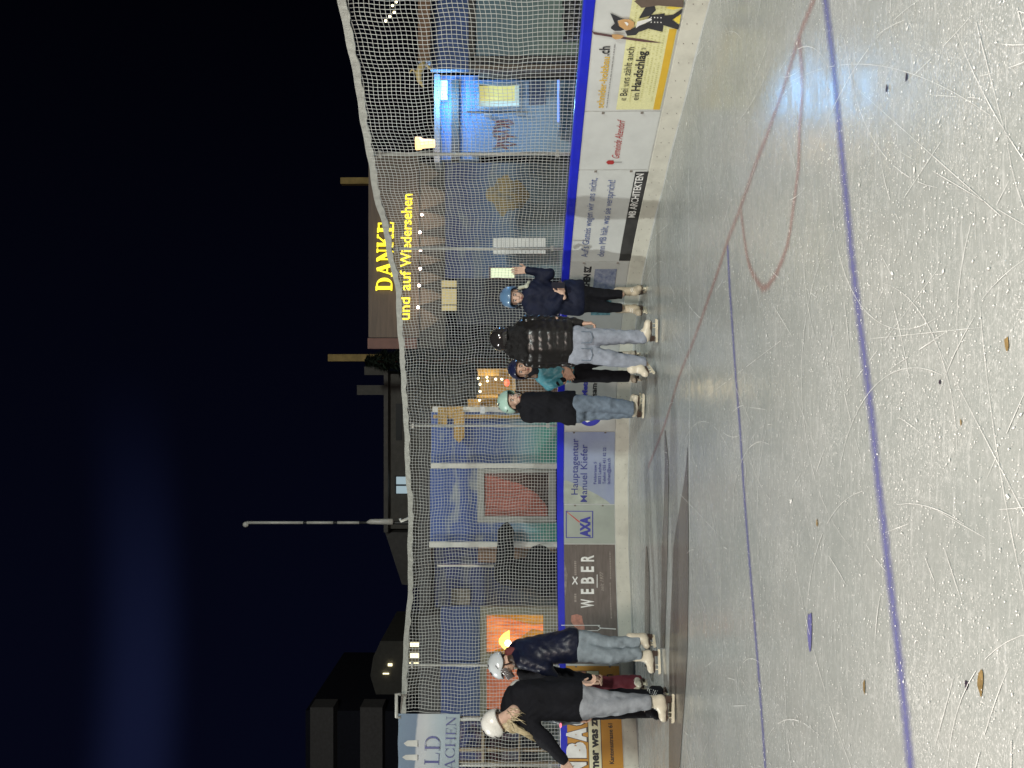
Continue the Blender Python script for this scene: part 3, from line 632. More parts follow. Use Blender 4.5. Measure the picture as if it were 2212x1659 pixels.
for y, lb in ((1437, 'pale net pole rising left of the navy jacketed skater'), (924, 'pale net pole beside the mint helmeted skater'), (551, 'pale net pole above the blue photo advert and the raised hand'), (349, 'pale net pole at the seam by the warm lamp'), (1552, 'net pole under the right edge of the blue banner'), (1655, 'net pole at the left end beneath the banner')):
    s = s_of(y); tp = ntop(s) - .015; o = thing('net_pole', lb, 'net pole', bpt(s, 0, -.08), 'net poles along the barrier')
    mb = MB(); mb.tube([bpt(s, 0, -.1), bpt(s, tp + .01, -.1)], .017, 10); mb.build('pole', polem, o, True)
    mb = MB()
    for hq in (1.1, tp - .1): mb = MB(); c = bpt(s, hq, -.1); mb.box(c - Vector((.03, .028, .015)), c + Vector((.03, .028, .015))); mb.build('clamp', polem, o)
# banner
bcl = zmural('banner_print', [(0, (.34, .42, .46)), (.3, (.42, .50, .55)), (.55, (.55, .58, .60)), (.67, (.52, .54, .57)), (.70, (.17, .23, .32)), (1, (.19, .26, .35))], 2.26, 3.02, .10, sc=3)
ban = thing('banner', 'blue cloth banner with serif capitals tied to the net at the left', 'banner', P(985, 1600, 9.5))
mb = MB(); s0, s1 = s_of(1850), s_of(1543); hb = 2.24
n = 60
for i in range(n):
    for j in range(10):
        g = lambda a, b_: bpt(s0 + (s1 - s0) * a / n, hb + (ntop(s0 + (s1 - s0) * a / n) - hb + .02) * b_ / 10, .03 + .012 * math.sin((s0 + (s1 - s0) * a / n) * 14 + b_ * .4))
        mb.face([g(i, j), g(i + 1, j), g(i + 1, j + 1), g(i, j + 1)])
mb.build('banner_cloth', bcl, ban, True)
V, F = serif_word('LD', .13, .035, .12)
board_mesh('lettering', V, F, (1652, 1591, 917, 949), navy, ban, .055); V, F = serif_word('ACHEN', .11, .035, .08); board_mesh('lettering', V, F, (1664, 1548, 960.5, 982), navy, ban, .055)
bw_ = mat('banner_white', (.62, .62, .58), .7)
bpoly([[(873, 1607), (882, 1601), (903, 1600), (903, 1614), (880, 1613)], [(870, 1636), (878, 1631), (903, 1630), (903, 1643), (878, 1642)]], bw_, ban, 'church_towers', .052)
mb = MB(); fr = [(866, 1549), (856.5, 1549), (856, 1499), (866, 1500)]
X, Y = bxy(s_of(1525)); pp = [P(x, y, Y - .05) for x, y in fr]; mb.tube(pp, .022, 8); tag(mb.build('net_bracket', polem, None, True), 'square white tube bracket above the net beside the banner', 'bracket')
#@@BACK
# ------------------------------------------------------------------ things behind the barrier
def rb(mb, x0, x1, y0, y1, dep, th=.06, ground=False):
    """box with its front at a given distance, frame rectangle x0..x1 (top..bottom), y0..y1 (right..left)"""
    a = P(x0, y1, dep); c = P(x1, y0, dep); zb = -.05 if ground else c.z
    mb.box((a.x, a.y, a.z), (c.x, a.y + th, zb))
def rbox(name, r, dep, mt, parent, th=.06, ground=False, bev=0):
    mb = MB(); rb(mb, *r, dep, th, ground); return mb.build(name, mt, parent, bev=bev)
def at(x, y, dep, z=0): p_ = P(x, y, dep); return (p_.x, p_.y, z)
# booth with sky mural
DA = 12.6
sky_m = zmural('mural_sky_meadow', [(0, (.04, .22, .15)), (.22, (.06, .26, .22)), (.38, (.16, .27, .33)), (.52, (.05, .09, .22)), (.75, (.035, .07, .23)), (1, (.05, .095, .28))], .55, 2.95, .16, (.35, .38, .33), 2.2)
lwhite = mat('painted_white', (.55, .55, .50), .5, var=.1, vs_=14); greyw = mat('painted_grey', (.27, .28, .26), .6, var=.1)
bt = thing('booth', 'booth painted with blue sky and green meadow around a window with red fringes', 'booth', at(1190, 1030, DA), )
rbox('mural_wall', (931, 1190, 890, 1013, ), DA, sky_m, bt, .1, True); rbox('mural_wall', (929, 1031, 1013, 1171), DA, sky_m, bt, .1); rbox('mural_wall', (1031, 1190, 1129, 1171), DA, sky_m, bt, .1, True)
rbox('roof_edge', (905, 930, 880, 1330), DA + .3, mat('roof_dark', (.03, .03, .03), .8), bt, 2.0)
for r in ((878.5, 890, 934), (1001, 1011.5, 931), (1171, 1182, 927)): rbox('corner_post', (r[2], 1190, r[0], r[1]), DA - .06, lwhite, bt, .08, True)
mb = MB()
for r in ((1031, 1046, 1013, 1129), (1184.5, 1200, 1013, 1129), (1046, 1184.5, 1013, 1022), (1046, 1184.5, 1115, 1129)): rb(mb, *r, DA - .04, .06)
mb.build('window_frame', greyw, bt, bev=.008)
rbox('window_interior', (1046, 1190, 1015, 1120), DA + .9, mat('interior_dark', (.02, .015, .015), .8), bt, .05)
# red fringe curtain
fr_m = mat('fringe_red', (.62, .25, .18), .7, var=.5, vs_=30, stretch=(3, 3, .7), c2=(.26, .05, .04)); mb = MB()
YE, XE = [1022, 1026, 1047, 1066, 1094, 1116], [1046, 1056, 1126, 1160, 1182, 1184]
for i in range(900):
    y0 = random.uniform(1024, 1114.5); yb = min(1114.5, max(1023.5, y0 + random.uniform(-2, 3))); xe = float(np.interp(yb, YE, XE)) - abs(random.gauss(0, 5)); dd = random.uniform(.0, .12)
    x0 = 1046 if random.random() < .6 else random.uniform(1046, max(1047, xe - 20)); top = P(x0, y0, DA + dd); mid = P((x0 + xe) / 2, (y0 + yb) / 2 + random.uniform(-1.5, 1.5), DA + dd); bot = P(min(1184, xe), yb + random.uniform(-2, 2) * (yb < 1112), DA + dd)
    rr_ = random.uniform(.003, .009)
    for aa, bb_ in ((top, mid), (mid, bot)): ribbon(mb, aa, bb_, rr_)
mb.build('fringe_curtain', fr_m, bt)
mb = MB(); mb.tube([P(1048, 1022, DA + .06), P(1048, 1115, DA + .06)], .012, 8); mb.build('curtain_rail', lwhite, bt)
lamp_a = lamp('booth_window_lamp', 'POINT', P(1060, 1070, DA + .4), None, 34, (1, .7, .55), .1)
# dark cabin between booth and pavilion
nv = zmural('wall_navy_weathered', [(0, (.07, .09, .075)), (.35, (.06, .085, .09)), (.6, (.02, .035, .09)), (1, (.018, .028, .10))], .3, 2.7, .45, (.10, .11, .11), 3.0)
cab = thing('cabin', 'dark navy weathered cabin wall between the painted booth and orange windows', 'cabin', at(1190, 1250, DA))
rbox('wall', (938, 1192, 1183, 1312), DA + .5, nv, cab, .1, True)
rbox('trim', (944, 1067, 1221, 1224), DA + .42, lwhite, cab, .04)
rbox('picture', (975, 1015, 1272, 1306), DA + .45, mat('faded_picture', (.12, .11, .09), .7, var=.6, vs_=18), cab, .03)
rbox('crate_wall', (1033, 1190, 1183, 1215), DA + .40, mat('tan_boards', (.24, .16, .10), .7, var=.3, vs_=8, stretch=(1, 1, 6)), cab, .05, True)
# pavilion with orange windows
pv_m = mat('pavilion_frame', (.17, .165, .12), .7, var=.15); pvb = zmural('pavilion_blue', [(0, (.05, .08, .11)), (.5, (.03, .055, .14)), (1, (.022, .04, .13))], 1.9, 2.7, .6, None, 4)
pav = thing('pavilion', 'pavilion with two orange curtained windows behind the left skaters', 'pavilion', at(1190, 1430, DA - .3))
DB = DA - .2
mb = MB()
for r in ((1037, 1051, 1311, 1560), (1173.5, 1200, 1311, 1560), (1051, 1173.5, 1311, 1328), (1051, 1173.5, 1412, 1445), (1051, 1173.5, 1536, 1560)): rb(mb, *r, DB, .08, r[0] > 1100)
mb.build('window_wall', pv_m, pav)
rbox('blue_fascia', (952, 1037, 1311, 1427), DB, pvb, pav, .08); rbox('blue_fascia', (952, 1037, 1430, 1546), DB, pvb, pav, .08)
rbox('roof', (905, 951, 1330, 1560), DB + .4, MATS['roof_dark'], pav, 2.5)
org = glow('lit_curtain_orange', (1, .40, .13), .78, (.42, .085, .03), 4); org2 = glow('lit_curtain_salmon', (.62, .22, .11), .55, (.36, .10, .05), 9); amb = glow('lit_wall_amber', (.85, .42, .05), .5, (.40, .17, .02), 16)
def fold_curtain(name, r, mt, parent, dep):
    mb = MB(); x0, x1, y0, y1 = r; n = 60; prev = None
    for i in range(n + 1):
        y = y0 + (y1 - y0) * i / n; d_ = dep + .025 * math.sin(i * 1.1) + .015 * math.sin(i * 2.7); a_ = P(x0, y, d_); c_ = P(x1, y, d_)
        if prev: mb.face([prev[0], prev[1], c_, a_])
        prev = (a_, c_)
    return mb.build(name, mt, parent, True)
rbox('window_interior', (1046, 1180, 1320, 1420), DB + .5, amb, pav, .05)
# draped curtain gathered at a tie
mb = MB(); tie = P(1150, 1352, DB + .15)
for i in range(41):
    y = 1412 - 84 * i / 40; top = P(1049, y, DB + .15 + .03 * math.sin(i * 1.3)); k = Vector((tie.x + (top.x - tie.x) * .1, tie.y + .03 * math.sin(i * 2), tie.z))
    md_ = top.lerp(k, .5) + Vector(((top.x - tie.x) * .12, .02 * math.sin(i * 1.7), -.03)); cur = (top, md_, k, k + Vector(((top.x - tie.x) * .12, 0, -.28)))
    if i:
        for j in range(3): mb.face([prv[j], prv[j + 1], cur[j + 1], cur[j]])
    prv = cur
mb.build('curtain', org, pav, True)
fold_curtain('curtain', (1046, 1180, 1440, 1540), org2, pav, DB + .15)
lb_ = glow('lamp_glow_yellow', (1, .72, .12), 2.2); lw_ = glow('bulb_warm', (1, .85, .55), 14)
ld = thing('pendant_lamp', 'yellow pendant lamp shining in the orange window', 'lamp', P(1080, 1385, DB + .05))
mb = MB(); c = P(1091, 1385, DB - .02); prof = [(.02, .10), (.06, .08), (.12, .03), (.17, -.05), (.18, -.07)]
for i in range(len(prof) - 1):
    for k in range(14):
        a0, a1 = 2 * math.pi * k / 14, 2 * math.pi * (k + 1) / 14; (r0, z0), (r1, z1) = prof[i], prof[i + 1]
        mb.face([(c.x + r0 * math.cos(a0), c.y + r0 * .6 * math.sin(a0), c.z + z0), (c.x + r0 * math.cos(a1), c.y + r0 * .6 * math.sin(a1), c.z + z0), (c.x + r1 * math.cos(a1), c.y + r1 * .6 * math.sin(a1), c.z + z1), (c.x + r1 * math.cos(a0), c.y + r1 * .6 * math.sin(a0), c.z + z1)])
mb.build('lamp_shade', lb_, ld, True); mb = MB(); mb.ball(c - Vector((0, .09, .05)), .05, 12); mb.build('bulb', lw_, ld, True)
# left end beyond the net: posts, dark shelves
lf = thing('stall', 'stall with dark red and blue shelves and pale posts at the left edge', 'stall', at(1190, 1620, DA))
rbox('back_wall', (985, 1210, 1558, 1760), DA + .3, zmural('stall_back', [(0, (.07, .10, .10)), (.4, (.06, .07, .06)), (.55, (.02, .03, .09)), (.8, (.09, .025, .02)), (1, (.02, .03, .10))], .4, 2.3, .5, (.10, .12, .13), 5), lf, .05, True)
pw = mat('pale_wood', (.30, .24, .16), .7, var=.2)
for y0, y1, mt in ((1549, 1557, lwhite), (1618, 1623, pw), (1646, 1656, pw), (1690, 1698, pw)): rbox('post', (985, 1210, y0, y1), DA + .1, mt, lf, .06, True)
rbox('shelf', (1040, 1046, 1558, 1760), DA + .05, pw, lf, .3); rbox('shelf', (1120, 1124, 1558, 1760), DA + .05, pw, lf, .3)
# black covered heap
# golden stall and signpost
DS = 14.5
gw = mat('golden_wood', (.30, .19, .05), .65, var=.35, vs_=7, stretch=(1, 1, 5))
st = thing('wooden_stall', 'small golden lit wooden stall between the two skater pairs', 'stall', at(1140, 850, DS))
rbox('back_wall', (1036, 1190, 800, 905), DS + .6, gw, st, .06, True); rbox('roof_board', (1010, 1036, 862, 905), DS, gw, st, .4)
for y in (799, 856, 905): rbox('post', (1030, 1200, y - 3, y + 3), DS + .1, gw, st, .08, True)
rbox('counter', (1107, 1114, 800, 905), DS, pw, st, .5); rbox('counter_front', (1114, 1200, 800, 905), DS + .1, mat('brown_boards', (.10, .06, .03), .7, var=.3), st, .05, True)
rbox('lamp_panel', (1032, 1078, 797, 812), DS - .1, gw, st, .05)
bulb = glow('bulb_white', (1, .86, .5), 7)
for i_, (x, y) in enumerate([(1033, 817), (1037, 830), (1037, 845.5), (1036, 864.6), (1052, 815), (1053, 823), (1071, 819), (1084, 819)]):
    mb = MB(); mb.ball(P(x, y, DS - .12), .022, 10); tag(mb.build('light_bulb', bulb, None, True), 'warm round bulb of the string on the golden stall', 'light bulb', 'bulbs of the string on the golden stall')
lamp('stall_bulbs', 'POINT', P(1055, 830, DS - .3), None, 20, (1, .78, .4), .25)
mb = MB(); mb.ball(P(1095, 827, DS), .07, 12, (1, 1, .8)); tag(mb.build('red_lantern', glow('lantern_red', (1, .16, .08), 1.4), None, True), 'small red lantern glowing on the golden stall counter', 'lantern')
sp = thing('signpost', 'wooden signpost with golden arrow boards right of the painted booth', 'signpost', at(1190, 905, DS - 2.2))
DP = 12.3
rbox('post', (936, 1200, 896, 904), DP, gw, sp, .07, True)
mb = MB()
for x0, x1, ya, yb, d_ in ((980, 1003, 890, 945, 1), (946, 966, 880, 917, -1)):
    pl = [(x0, ya), (x1, ya), (x1, yb), ((x0 + x1) / 2, yb + 12 * d_ if d_ > 0 else yb), (x0, yb)]
    mb = MB(); f_ = [P(x, y, DP - .05) for x, y in pl]; bk = [p_ + Vector((0, .03, 0)) for p_ in f_]; mb.face(f_); mb.face(bk[::-1])
    for i in range(len(pl)): j = (i + 1) % len(pl); mb.face([f_[j], f_[i], bk[i], bk[j]])
    mb.build('arrow_board', gw, sp)
rbox('notice', (1037, 1047, 878, 893), DP - .08, mat('notice_white', (.5, .55, .6), .6), sp, .02); rbox('cross_board', (966, 1000, 878, 896), DP - .03, gw, sp, .03)
lamp('signpost_lamp', 'POINT', P(1000, 885, DP - .6), None, 5, (1, .85, .6), .05)
# sign building
DD = 15.5
brn = mat('timber_brown', (.075, .05, .033), .6, var=.25, vs_=5, stretch=(.4, 1, 5)); brd = mat('timber_dark_red', (.10, .04, .028), .6, var=.2)
sb_ = thing('sign_building', 'brown timber restaurant building carrying glowing yellow farewell lettering', 'building', at(1190, 560, DD))
rbox('sign_board', (796, 905, 330, 729), DD, brn, sb_, .15); rbox('end_board', (794, 900, 730.5, 753), DD, brd, sb_, .15)
rbox('upper_wall', (905, 962, 350, 752), DD + .1, mat('timber_black', (.03, .028, .025), .8), sb_, .1)
mb = MB()
for yc, wdt, ln in ((640, 20, 52), (600, 16, 50), (562, 13, 48), (520, 12, 75), (477, 22, 76), (425, 30, 70), (375, 26, 40), (690, 26, 40)):  # cones of bulb light on the wall, modelled as tan pointed shapes
    mb = MB(); f_ = [P(908, yc - wdt, DD + .06), P(908, yc + wdt, DD + .06), P(908 + ln * .5, yc + wdt * .62, DD + .06), P(908 + ln, yc, DD + .06), P(908 + ln * .5, yc - wdt * .62, DD + .06)]; mb.face(f_)
    bk = [p_ + Vector((0, .03, 0)) for p_ in f_]
    for i in range(5): j = (i + 1) % 5; mb.face([f_[j], f_[i], bk[i], bk[j]])
    mb.build('painted_light_cone', mat('painted_light_tan', (.10, .078, .055), .7, var=.2), sb_)
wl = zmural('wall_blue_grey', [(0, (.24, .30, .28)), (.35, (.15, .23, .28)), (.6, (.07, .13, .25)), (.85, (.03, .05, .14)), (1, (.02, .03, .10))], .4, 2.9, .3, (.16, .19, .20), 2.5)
rbox('lower_wall', (962, 1220, 352, 600), DD - 1.5, wl, sb_, .1, True); rbox('lower_wall', (985, 1220, 600, 700), DD + .5, mat('wall_dark_navy', (.018, .025, .045), .8), sb_, .1, True)  # left stretch of the lower wall in plain dark navy
sun = mat('print_sun_yellow', (.36, .25, .06), .7, var=.5, vs_=9, c2=(.12, .12, .10)); c = P(1096, 421, DD - 1.52); mb = MB()

for rr_, yo in ((1.0, 0), (.62, -.003)):
    mb.face([(c.x + rr_ * .33 * (1 + .16 * math.sin(5 * a_) + .10 * math.sin(11 * a_ + 1) + random.uniform(-.05, .05)) * math.cos(a_), c.y + yo, c.z + rr_ * .36 * (1 + .14 * math.sin(4 * a_ + 2) + random.uniform(-.05, .05)) * math.sin(a_)) for a_ in [2 * math.pi * k / 40 for k in range(40)]][::-1])
mb.build('painted_sun', sun, sb_)
yg = glow('sign_yellow', (1, .82, .015), 1.5)
def wall_text(V, F, yL, yR, xT, xB, dep, mt, parent, slope=0, lo=0, hi=None, ext=.03):
    a = P(xB, yL, dep); c = P(xT, yL, dep); e = P(xB + slope, yR, dep)
    W = []
    for u, v, z in fit(V, lo, hi): W.append((a.x + (e.x - a.x) * u, a.y - z - .03, a.z + (c.z - a.z) * v + (e.z - a.z) * u))
    me = bpy.data.meshes.new('lettering'); me.from_pydata(W, [], F); o = link('lettering', me, mt, parent)
    md = o.modifiers.new('solid', 'SOLIDIFY'); md.thickness = ext; md.offset = 0; return o
V, F = serif_word('DANKE', .22, .09, .09); wall_text(V, F, 628, 480, 812, 849, DD - .05, yg, sb_, 4, None)
for s_, yL, yR in (('und', 691, 643), ('auf', 628, 585), ('Wiedersehen', 577, 420)):
    V, F = text_mesh(s_, .012); k_ = (691 - yL) / 271 * 6; wall_text(V, F, yL, yR, 861 + k_, 885 + k_, DD - .05, yg, sb_, (yL - yR) / 271 * 6, 0, .74)
for i_, (x, y) in enumerate([(903, 664), (905, 616.7), (907.5, 580.6), (908, 541), (907, 501.7), (911, 464)]):
    mb = MB(); mb.ball(P(x, y, DD - .2), .03, 10); tag(mb.build('spot_bulb', glow('bulb_pink%d' % i_, (1, .72, .6), 12), None, True), 'pinkish white bulb hanging below the glowing yellow lettering', 'light bulb', 'bulbs below the yellow lettering')
for x, y in ((905, 640), (908, 520), (908, 440)): lamp('sign_bulbs', 'POINT', P(x, y, DD - .4), None, 7, (1, .78, .6), .06)
rb_ = thing('lit_notice_panels', 'three pale yellow lit panels below the yellow lettering', 'lit panel', P(986, 640, 15))
lp = glow('lit_cream', (.50, .42, .20), .8, (.38, .30, .12), 12)
for y0, y1 in ((606, 620), (624, 657), (660, 671)): rbox('panel', (954, 986, y0, y1), DD - .3, lp, rb_, .05)
wr = thing('ribbed_white_shutter', 'white ribbed shutter right of the raised hand behind the net', 'shutter', P(1178, 530, 12))
mb = MB()
for i in range(13):
    x = 1066 + i * 8.7; rb(mb, x, x + 8.0, 514, 548, DD - 2.2, .03)
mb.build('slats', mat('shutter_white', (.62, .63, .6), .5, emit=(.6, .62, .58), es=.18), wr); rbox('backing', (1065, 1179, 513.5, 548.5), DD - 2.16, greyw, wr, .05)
lv = thing('lit_window', 'small bright greenish white window behind the raised hand', 'window', P(1111, 590, 12)); rbox('pane', (1060, 1111, 579, 600), DD - 2.0, glow('lit_green_white', (.75, .85, .55), 1.05), lv, .04)
mb = MB()
for r in ((1057, 1060, 577, 602), (1111, 1114, 577, 602), (1060, 1111, 577, 579), (1060, 1111, 600, 602)): rb(mb, *r, DD - 2.02, .06)
mb.build('frame', brd, lv)
# right hut with blue light
DH = 10.8
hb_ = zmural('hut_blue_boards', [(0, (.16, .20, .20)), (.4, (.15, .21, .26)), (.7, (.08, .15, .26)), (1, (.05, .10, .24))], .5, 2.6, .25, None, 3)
hut = thing('blue_lit_hut', 'wooden hut washed in blue light with a yellow blind in its door', 'hut', at(1230, 250, DH))
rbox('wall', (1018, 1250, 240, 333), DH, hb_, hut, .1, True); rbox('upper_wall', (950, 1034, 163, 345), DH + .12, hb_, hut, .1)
mb = MB()
for r in ((1007, 1034.5, 172, 240), (1121, 1240, 172, 240), (1034.5, 1121, 172, 181.7), (1034.5, 1121, 231, 240)): rb(mb, *r, DH - .03, .07, r[0] > 1100)
mb.build('door', hb_, hut, bev=.006)
rbox('blind', (1036, 1112, 181, 217), DH + .05, glow('blind_yellow', (.72, .66, .22), .8), hut, .02); rbox('window_interior', (1034, 1122, 181, 232), DH + .1, glow('window_pale', (.55, .75, .75), .7), hut, .02)
rbox('side_post', (1034, 1250, 152, 163), DH - .08, brn, hut, .1, True)
rbox('dark_beam', (975, 991, 172, 345), DH + .02, mat('beam_dark', (.03, .025, .022), .7), hut, .1)
rbox('roof_fascia', (938, 950, 160, 350), DH - .1, mat('fascia_blue_grey', (.12, .14, .17), .6), hut, .4)
for y in (253,): 
    for x in (1046, 1116): rbox('hinge', (x - 1, x + 17, 245, 249), DH - .06, mat('hinge_metal', (.5, .55, .6), .3, metal=.8), hut, .03)
gr = mat('graffiti_red', (.14, .03, .025), .6); mb = MB()
for i in range(16):
    y = 258 + i * 4.1; a_ = P(1066 + random.uniform(-4, 8), y, DH - .012); c_ = P(1104 + random.uniform(-10, 12), y + random.uniform(-5, 5), DH - .012); m2 = a_.lerp(c_, .5) + Vector((random.uniform(-.04, .04), 0, 0))
    for p1, p2 in ((a_, m2), (m2, c_)): mb.tube([p1, p2], .007, 5)
mb.build('painted_scrawl', gr, hut)
rbox('door_gap', (1010, 1140, 240.2, 242.5), DH - .02, MATS['beam_dark'], hut, .03); rbox('dark_panel', (1142, 1178, 176, 226), DH - .05, mat('panel_slate', (.05, .06, .09), .6), hut, .03)
rbox('added_edge_glow', (1204, 1208, 172, 262), DH - .52, glow('strip_blue', (.15, .3, 1), 1.6), hut, .03)  # added glowing strip for the blue light reflected on the counter edge
for r in ((1031, 1035, 178, 235), (1121, 1125, 178, 235), (1035, 1121, 178, 182), (1035, 1121, 230, 235)): rbox('window_trim', r, DH - .045, mat('trim_slate', (.16, .19, .21), .5), hut, .03)
rbox('counter', (1208, 1211, 172, 276), DH - .5, mat('counter_metal', (.30, .34, .4), .3, metal=.6), hut, .4)
lamp('hut_blue_lamp', 'POINT', P(958, 195, DH - .3), None, 100, (.16, .50, 1), .2); lamp('hut_blue_lamp_low', 'POINT', P(1150, 230, DH - 1.0), None, 12, (.3, .6, 1), .08)
rbox('lamp_tube', (943, 966, 174, 214), DH + .02, glow('blue_white_tube', (.35, .75, 1), 2.4), hut, .04)
wlp = thing('wall_lamp', 'warm conical lamp hanging left of the blue lit hut', 'lamp', P(939, 310, DH - .3))
mb = MB(); c0_, c1_ = P(898, 310, DH - .3), P(939, 310, DH - .3); mb.tube([c0_, c0_.lerp(c1_, .3), c0_.lerp(c1_, .34), c1_], [.088, .082, .066, .052], 14); mb.build('lamp_shade', glow('lamp_warm', (1, .62, .24), 2.2), wlp, True)
mb = MB(); mb.tube([P(880, 310, DH - .3), c0_], .01, 6); mb.build('lamp_stem', MATS['beam_dark'], wlp)
lamp('wall_lamp_light', 'POINT', P(945, 310, DH - .55), None, 10, (1, .7, .35), .06)
# open pavilion far right
rp = thing('open_shed', 'timber shed with grey green boards at the right edge behind the net', 'shed', at(1220, 60, 9.8)); DR = 9.9
rbox('wall', (1027, 1250, -90, 120), DR, zmural('boards_grey_green', [(0, (.13, .17, .13)), (.5, (.11, .16, .16)), (1, (.08, .13, .17))], .6, 2.2, .35, None, 3), rp, .1, True)
rbox('upper_wall', (930, 1012, -90, 150), DR + .1, mat('wall_deep_blue', (.025, .05, .14), .7, var=.3), rp, .1); rbox('eave_board', (903, 929, -90, 132), DR - .1, mat('eave_brown', (.10, .05, .025), .7, var=.3), rp, .2)
rbox('lintel', (1012, 1025, -90, 150), DR - .05, MATS['beam_dark'], rp, .12); rbox('post', (1012, 1250, 121, 134), DR - .05, MATS['beam_dark'], rp, .12, True); rbox('post', (1012, 1250, 140, 150), DR, brn, rp, .1, True)
for i in range(9):
    mb = MB(); c = P(1240 - random.uniform(0, 10), 5 + i * 9.5, DR - .5); mb.tube([c + Vector((0, .04, .09)), c + Vector((0, .035, -.02)), c + Vector((0, .03, -.06))], [.035, .034, .04], 8); mb.tube([c + Vector((0, .03, -.065)), c + Vector((0, -.06, -.075)), c + Vector((0, -.10, -.08))], [.038, .034, .02], 8)
    tag(mb.build('boot', mat('boots_black', (.015, .015, .017), .4), None, True), 'dark boot in the row on the shed ledge at the right edge', 'boot', 'row of dark boots on the shed ledge')
mb = MB(); orn = [(917, 132), (910, 145), (904, 160), (906, 175), (915, 188)]
mb.tube([P(x, y, DR - .3) for x, y in orn], [.02, .05, .04, .03, .01], 8); mb.tube([P(905, 160, DR - .3), P(890, 150, DR - .3), P(884, 158, DR - .3)], .012, 6); mb.tube([P(920, 140, DR - .3), P(932, 150, DR - .3)], .015, 6)
tag(mb.build('carved_ornament', mat('ornament_gold', (.34, .26, .10), .5, emit=(.3, .2, .06), es=.12), None, True), 'carved golden ornament fixed under the eave of the right shed', 'ornament')
for i_, (x, y) in enumerate([(833, 45), (842, 35.5), (851.5, 26.5), (856, 4), (848, 12)]):
    mb = MB(); mb.ball(P(x, y, 11), .018, 8); tag(mb.build('fairy_light', bulb, None, True), 'tiny warm fairy light in the upper right corner of the net', 'light bulb', 'fairy lights at the upper right')
# ------------------------------------------------------------------ far surroundings
dim = mat('far_wall_grey', (.2, .185, .165), .8, var=.15); dimd = mat('far_window_dark', (.03, .03, .03), .5)
hs = thing('distant_house', 'dim grey house behind the white mast with a pale lit window', 'house', at(880, 980, 32)); DFH = 32
rbox('wall', (838, 1100, 808, 1142), DFH, dim, hs, 6); rbox('eave', (829, 838, 800, 1150), DFH - .5, mat('far_eave', (.22, .20, .18), .8), hs, 7)
mb = MB(); f_ = [P(832, 1150, DFH), P(905, 1150, DFH), P(905, 1268, DFH), P(868, 1262, DFH)]; bk = [p_ + Vector((0, 5, 0)) for p_ in f_]; mb.face(f_); mb.face(bk[::-1])
for i in range(4): j = (i + 1) % 4; mb.face([f_[j], f_[i], bk[i], bk[j]])
mb.build('side_roof', mat('far_roof', (.16, .15, .14), .8), hs)
rbox('window', (855, 868, 872, 951), DFH - .05, dimd, hs, .1)
wn = rbox('window', (853, 880, 1028, 1067), DFH - .06, dimd, hs, .1)
for y0, y1 in ((1030, 1046), (1050, 1066)): rbox('pane', (856, 880, y0, y1), DFH - .1, glow('lit_pale_blue', (.55, .72, .8), .55), hs, .03)
rbox('chimney', (771, 829, 832, 853), DFH - .3, dim, hs, 1.2); rbox('chimney', (787, 829, 792, 810), DFH + .5, dim, hs, 1.2)
fb = thing('distant_block', 'dim apartment block with pale balcony bands at the far left', 'building', at(900, 1600, 45)); DFB = 45
rbox('wall', (660, 1060, 1535, 2000), DFB + 1, mat('block_wall', (.05, .05, .07), .8), fb, 10)
for x0, x1 in ((670, 720), (778, 826)): rbox('balcony', (x0, x1, 1528, 2000), DFB, mat('balcony_pale', (.33, .30, .285), .8), fb, 1.2)
gb = thing('distant_gabled_house', 'small dim gabled house with tiny lit windows left of the mast', 'house', at(900, 1430, 38)); DG = 38
mb = MB()
f_ = [P(x, y, DG) for x, y in [(822, 1385), (806, 1420), (800, 1460), (812, 1500), (1000, 1500), (1000, 1385)]]; bk = [p_ + Vector((0, 5, 0)) for p_ in f_]; mb.face(f_); mb.face(bk[::-1])
for i in range(6): j = (i + 1) % 6; mb.face([f_[j], f_[i], bk[i], bk[j]])
mb.build('wall', mat('gable_wall', (.16, .15, .13), .8), gb)
lw2 = glow('lit_far_window', (1, .9, .55), 2.2)
for r in ((838, 847, 1434, 1439), (827, 840, 1454.5, 1456.5), (886, 912, 1389, 1397), (886, 912, 1412, 1421), (884, 905, 1432, 1434)): rbox('window', r, DG - .1, lw2, gb, .05)
# pole tops against the sky
yw = mat('pole_ochre', (.42, .29, .10), .7, var=.3, vs_=3)
for r, lb in (((735, 840, 383, 397), 'square ochre wooden pole against the sky right of the lettering'), ((708, 840, 765, 780.5), 'square ochre wooden pole rising from the dark conifer')):
    mb = MB(); rb(mb, *r, 24.5, .25, False); tag(mb.build('wooden_pole', yw, None, bev=.01), lb, 'pole', 'ochre poles against the night sky')
# conifer between
tr = thing('conifer', 'dark conifer beside the sign building under the ochre pole', 'tree', at(900, 780, 21)); mb = MB(); b0 = Vector(at(900, 780, 21)); tpz = P(788, 782, 21).z
mb.tube([b0, Vector((b0.x, b0.y, tpz - .3))], [.16, .03], 8); mb.build('trunk', brd, tr)
mb = MB()
for i in range(5200):
    h = random.random() ** .8; z = tpz * (.25 + .75 * h); R = (1 - h) * 1.5 + .10; an = random.uniform(0, 6.28); rr_ = R * math.sqrt(random.random()) * (.8 + .3 * math.sin(h * 50)); p_ = Vector((b0.x + rr_ * math.cos(an), b0.y + rr_ * math.sin(an), z - rr_ * .25))
    d_ = Vector((math.cos(an), math.sin(an), -.35 + random.uniform(-.4, .4))) * random.uniform(.08, .2); n_ = Vector((-math.sin(an), math.cos(an), random.uniform(-.5, .5))) * .03
    mb.face([p_ - n_, p_ + d_, p_ + n_])
mb.build('crown', mat('needles', (.02, .035, .022), .8, var=.4), tr)
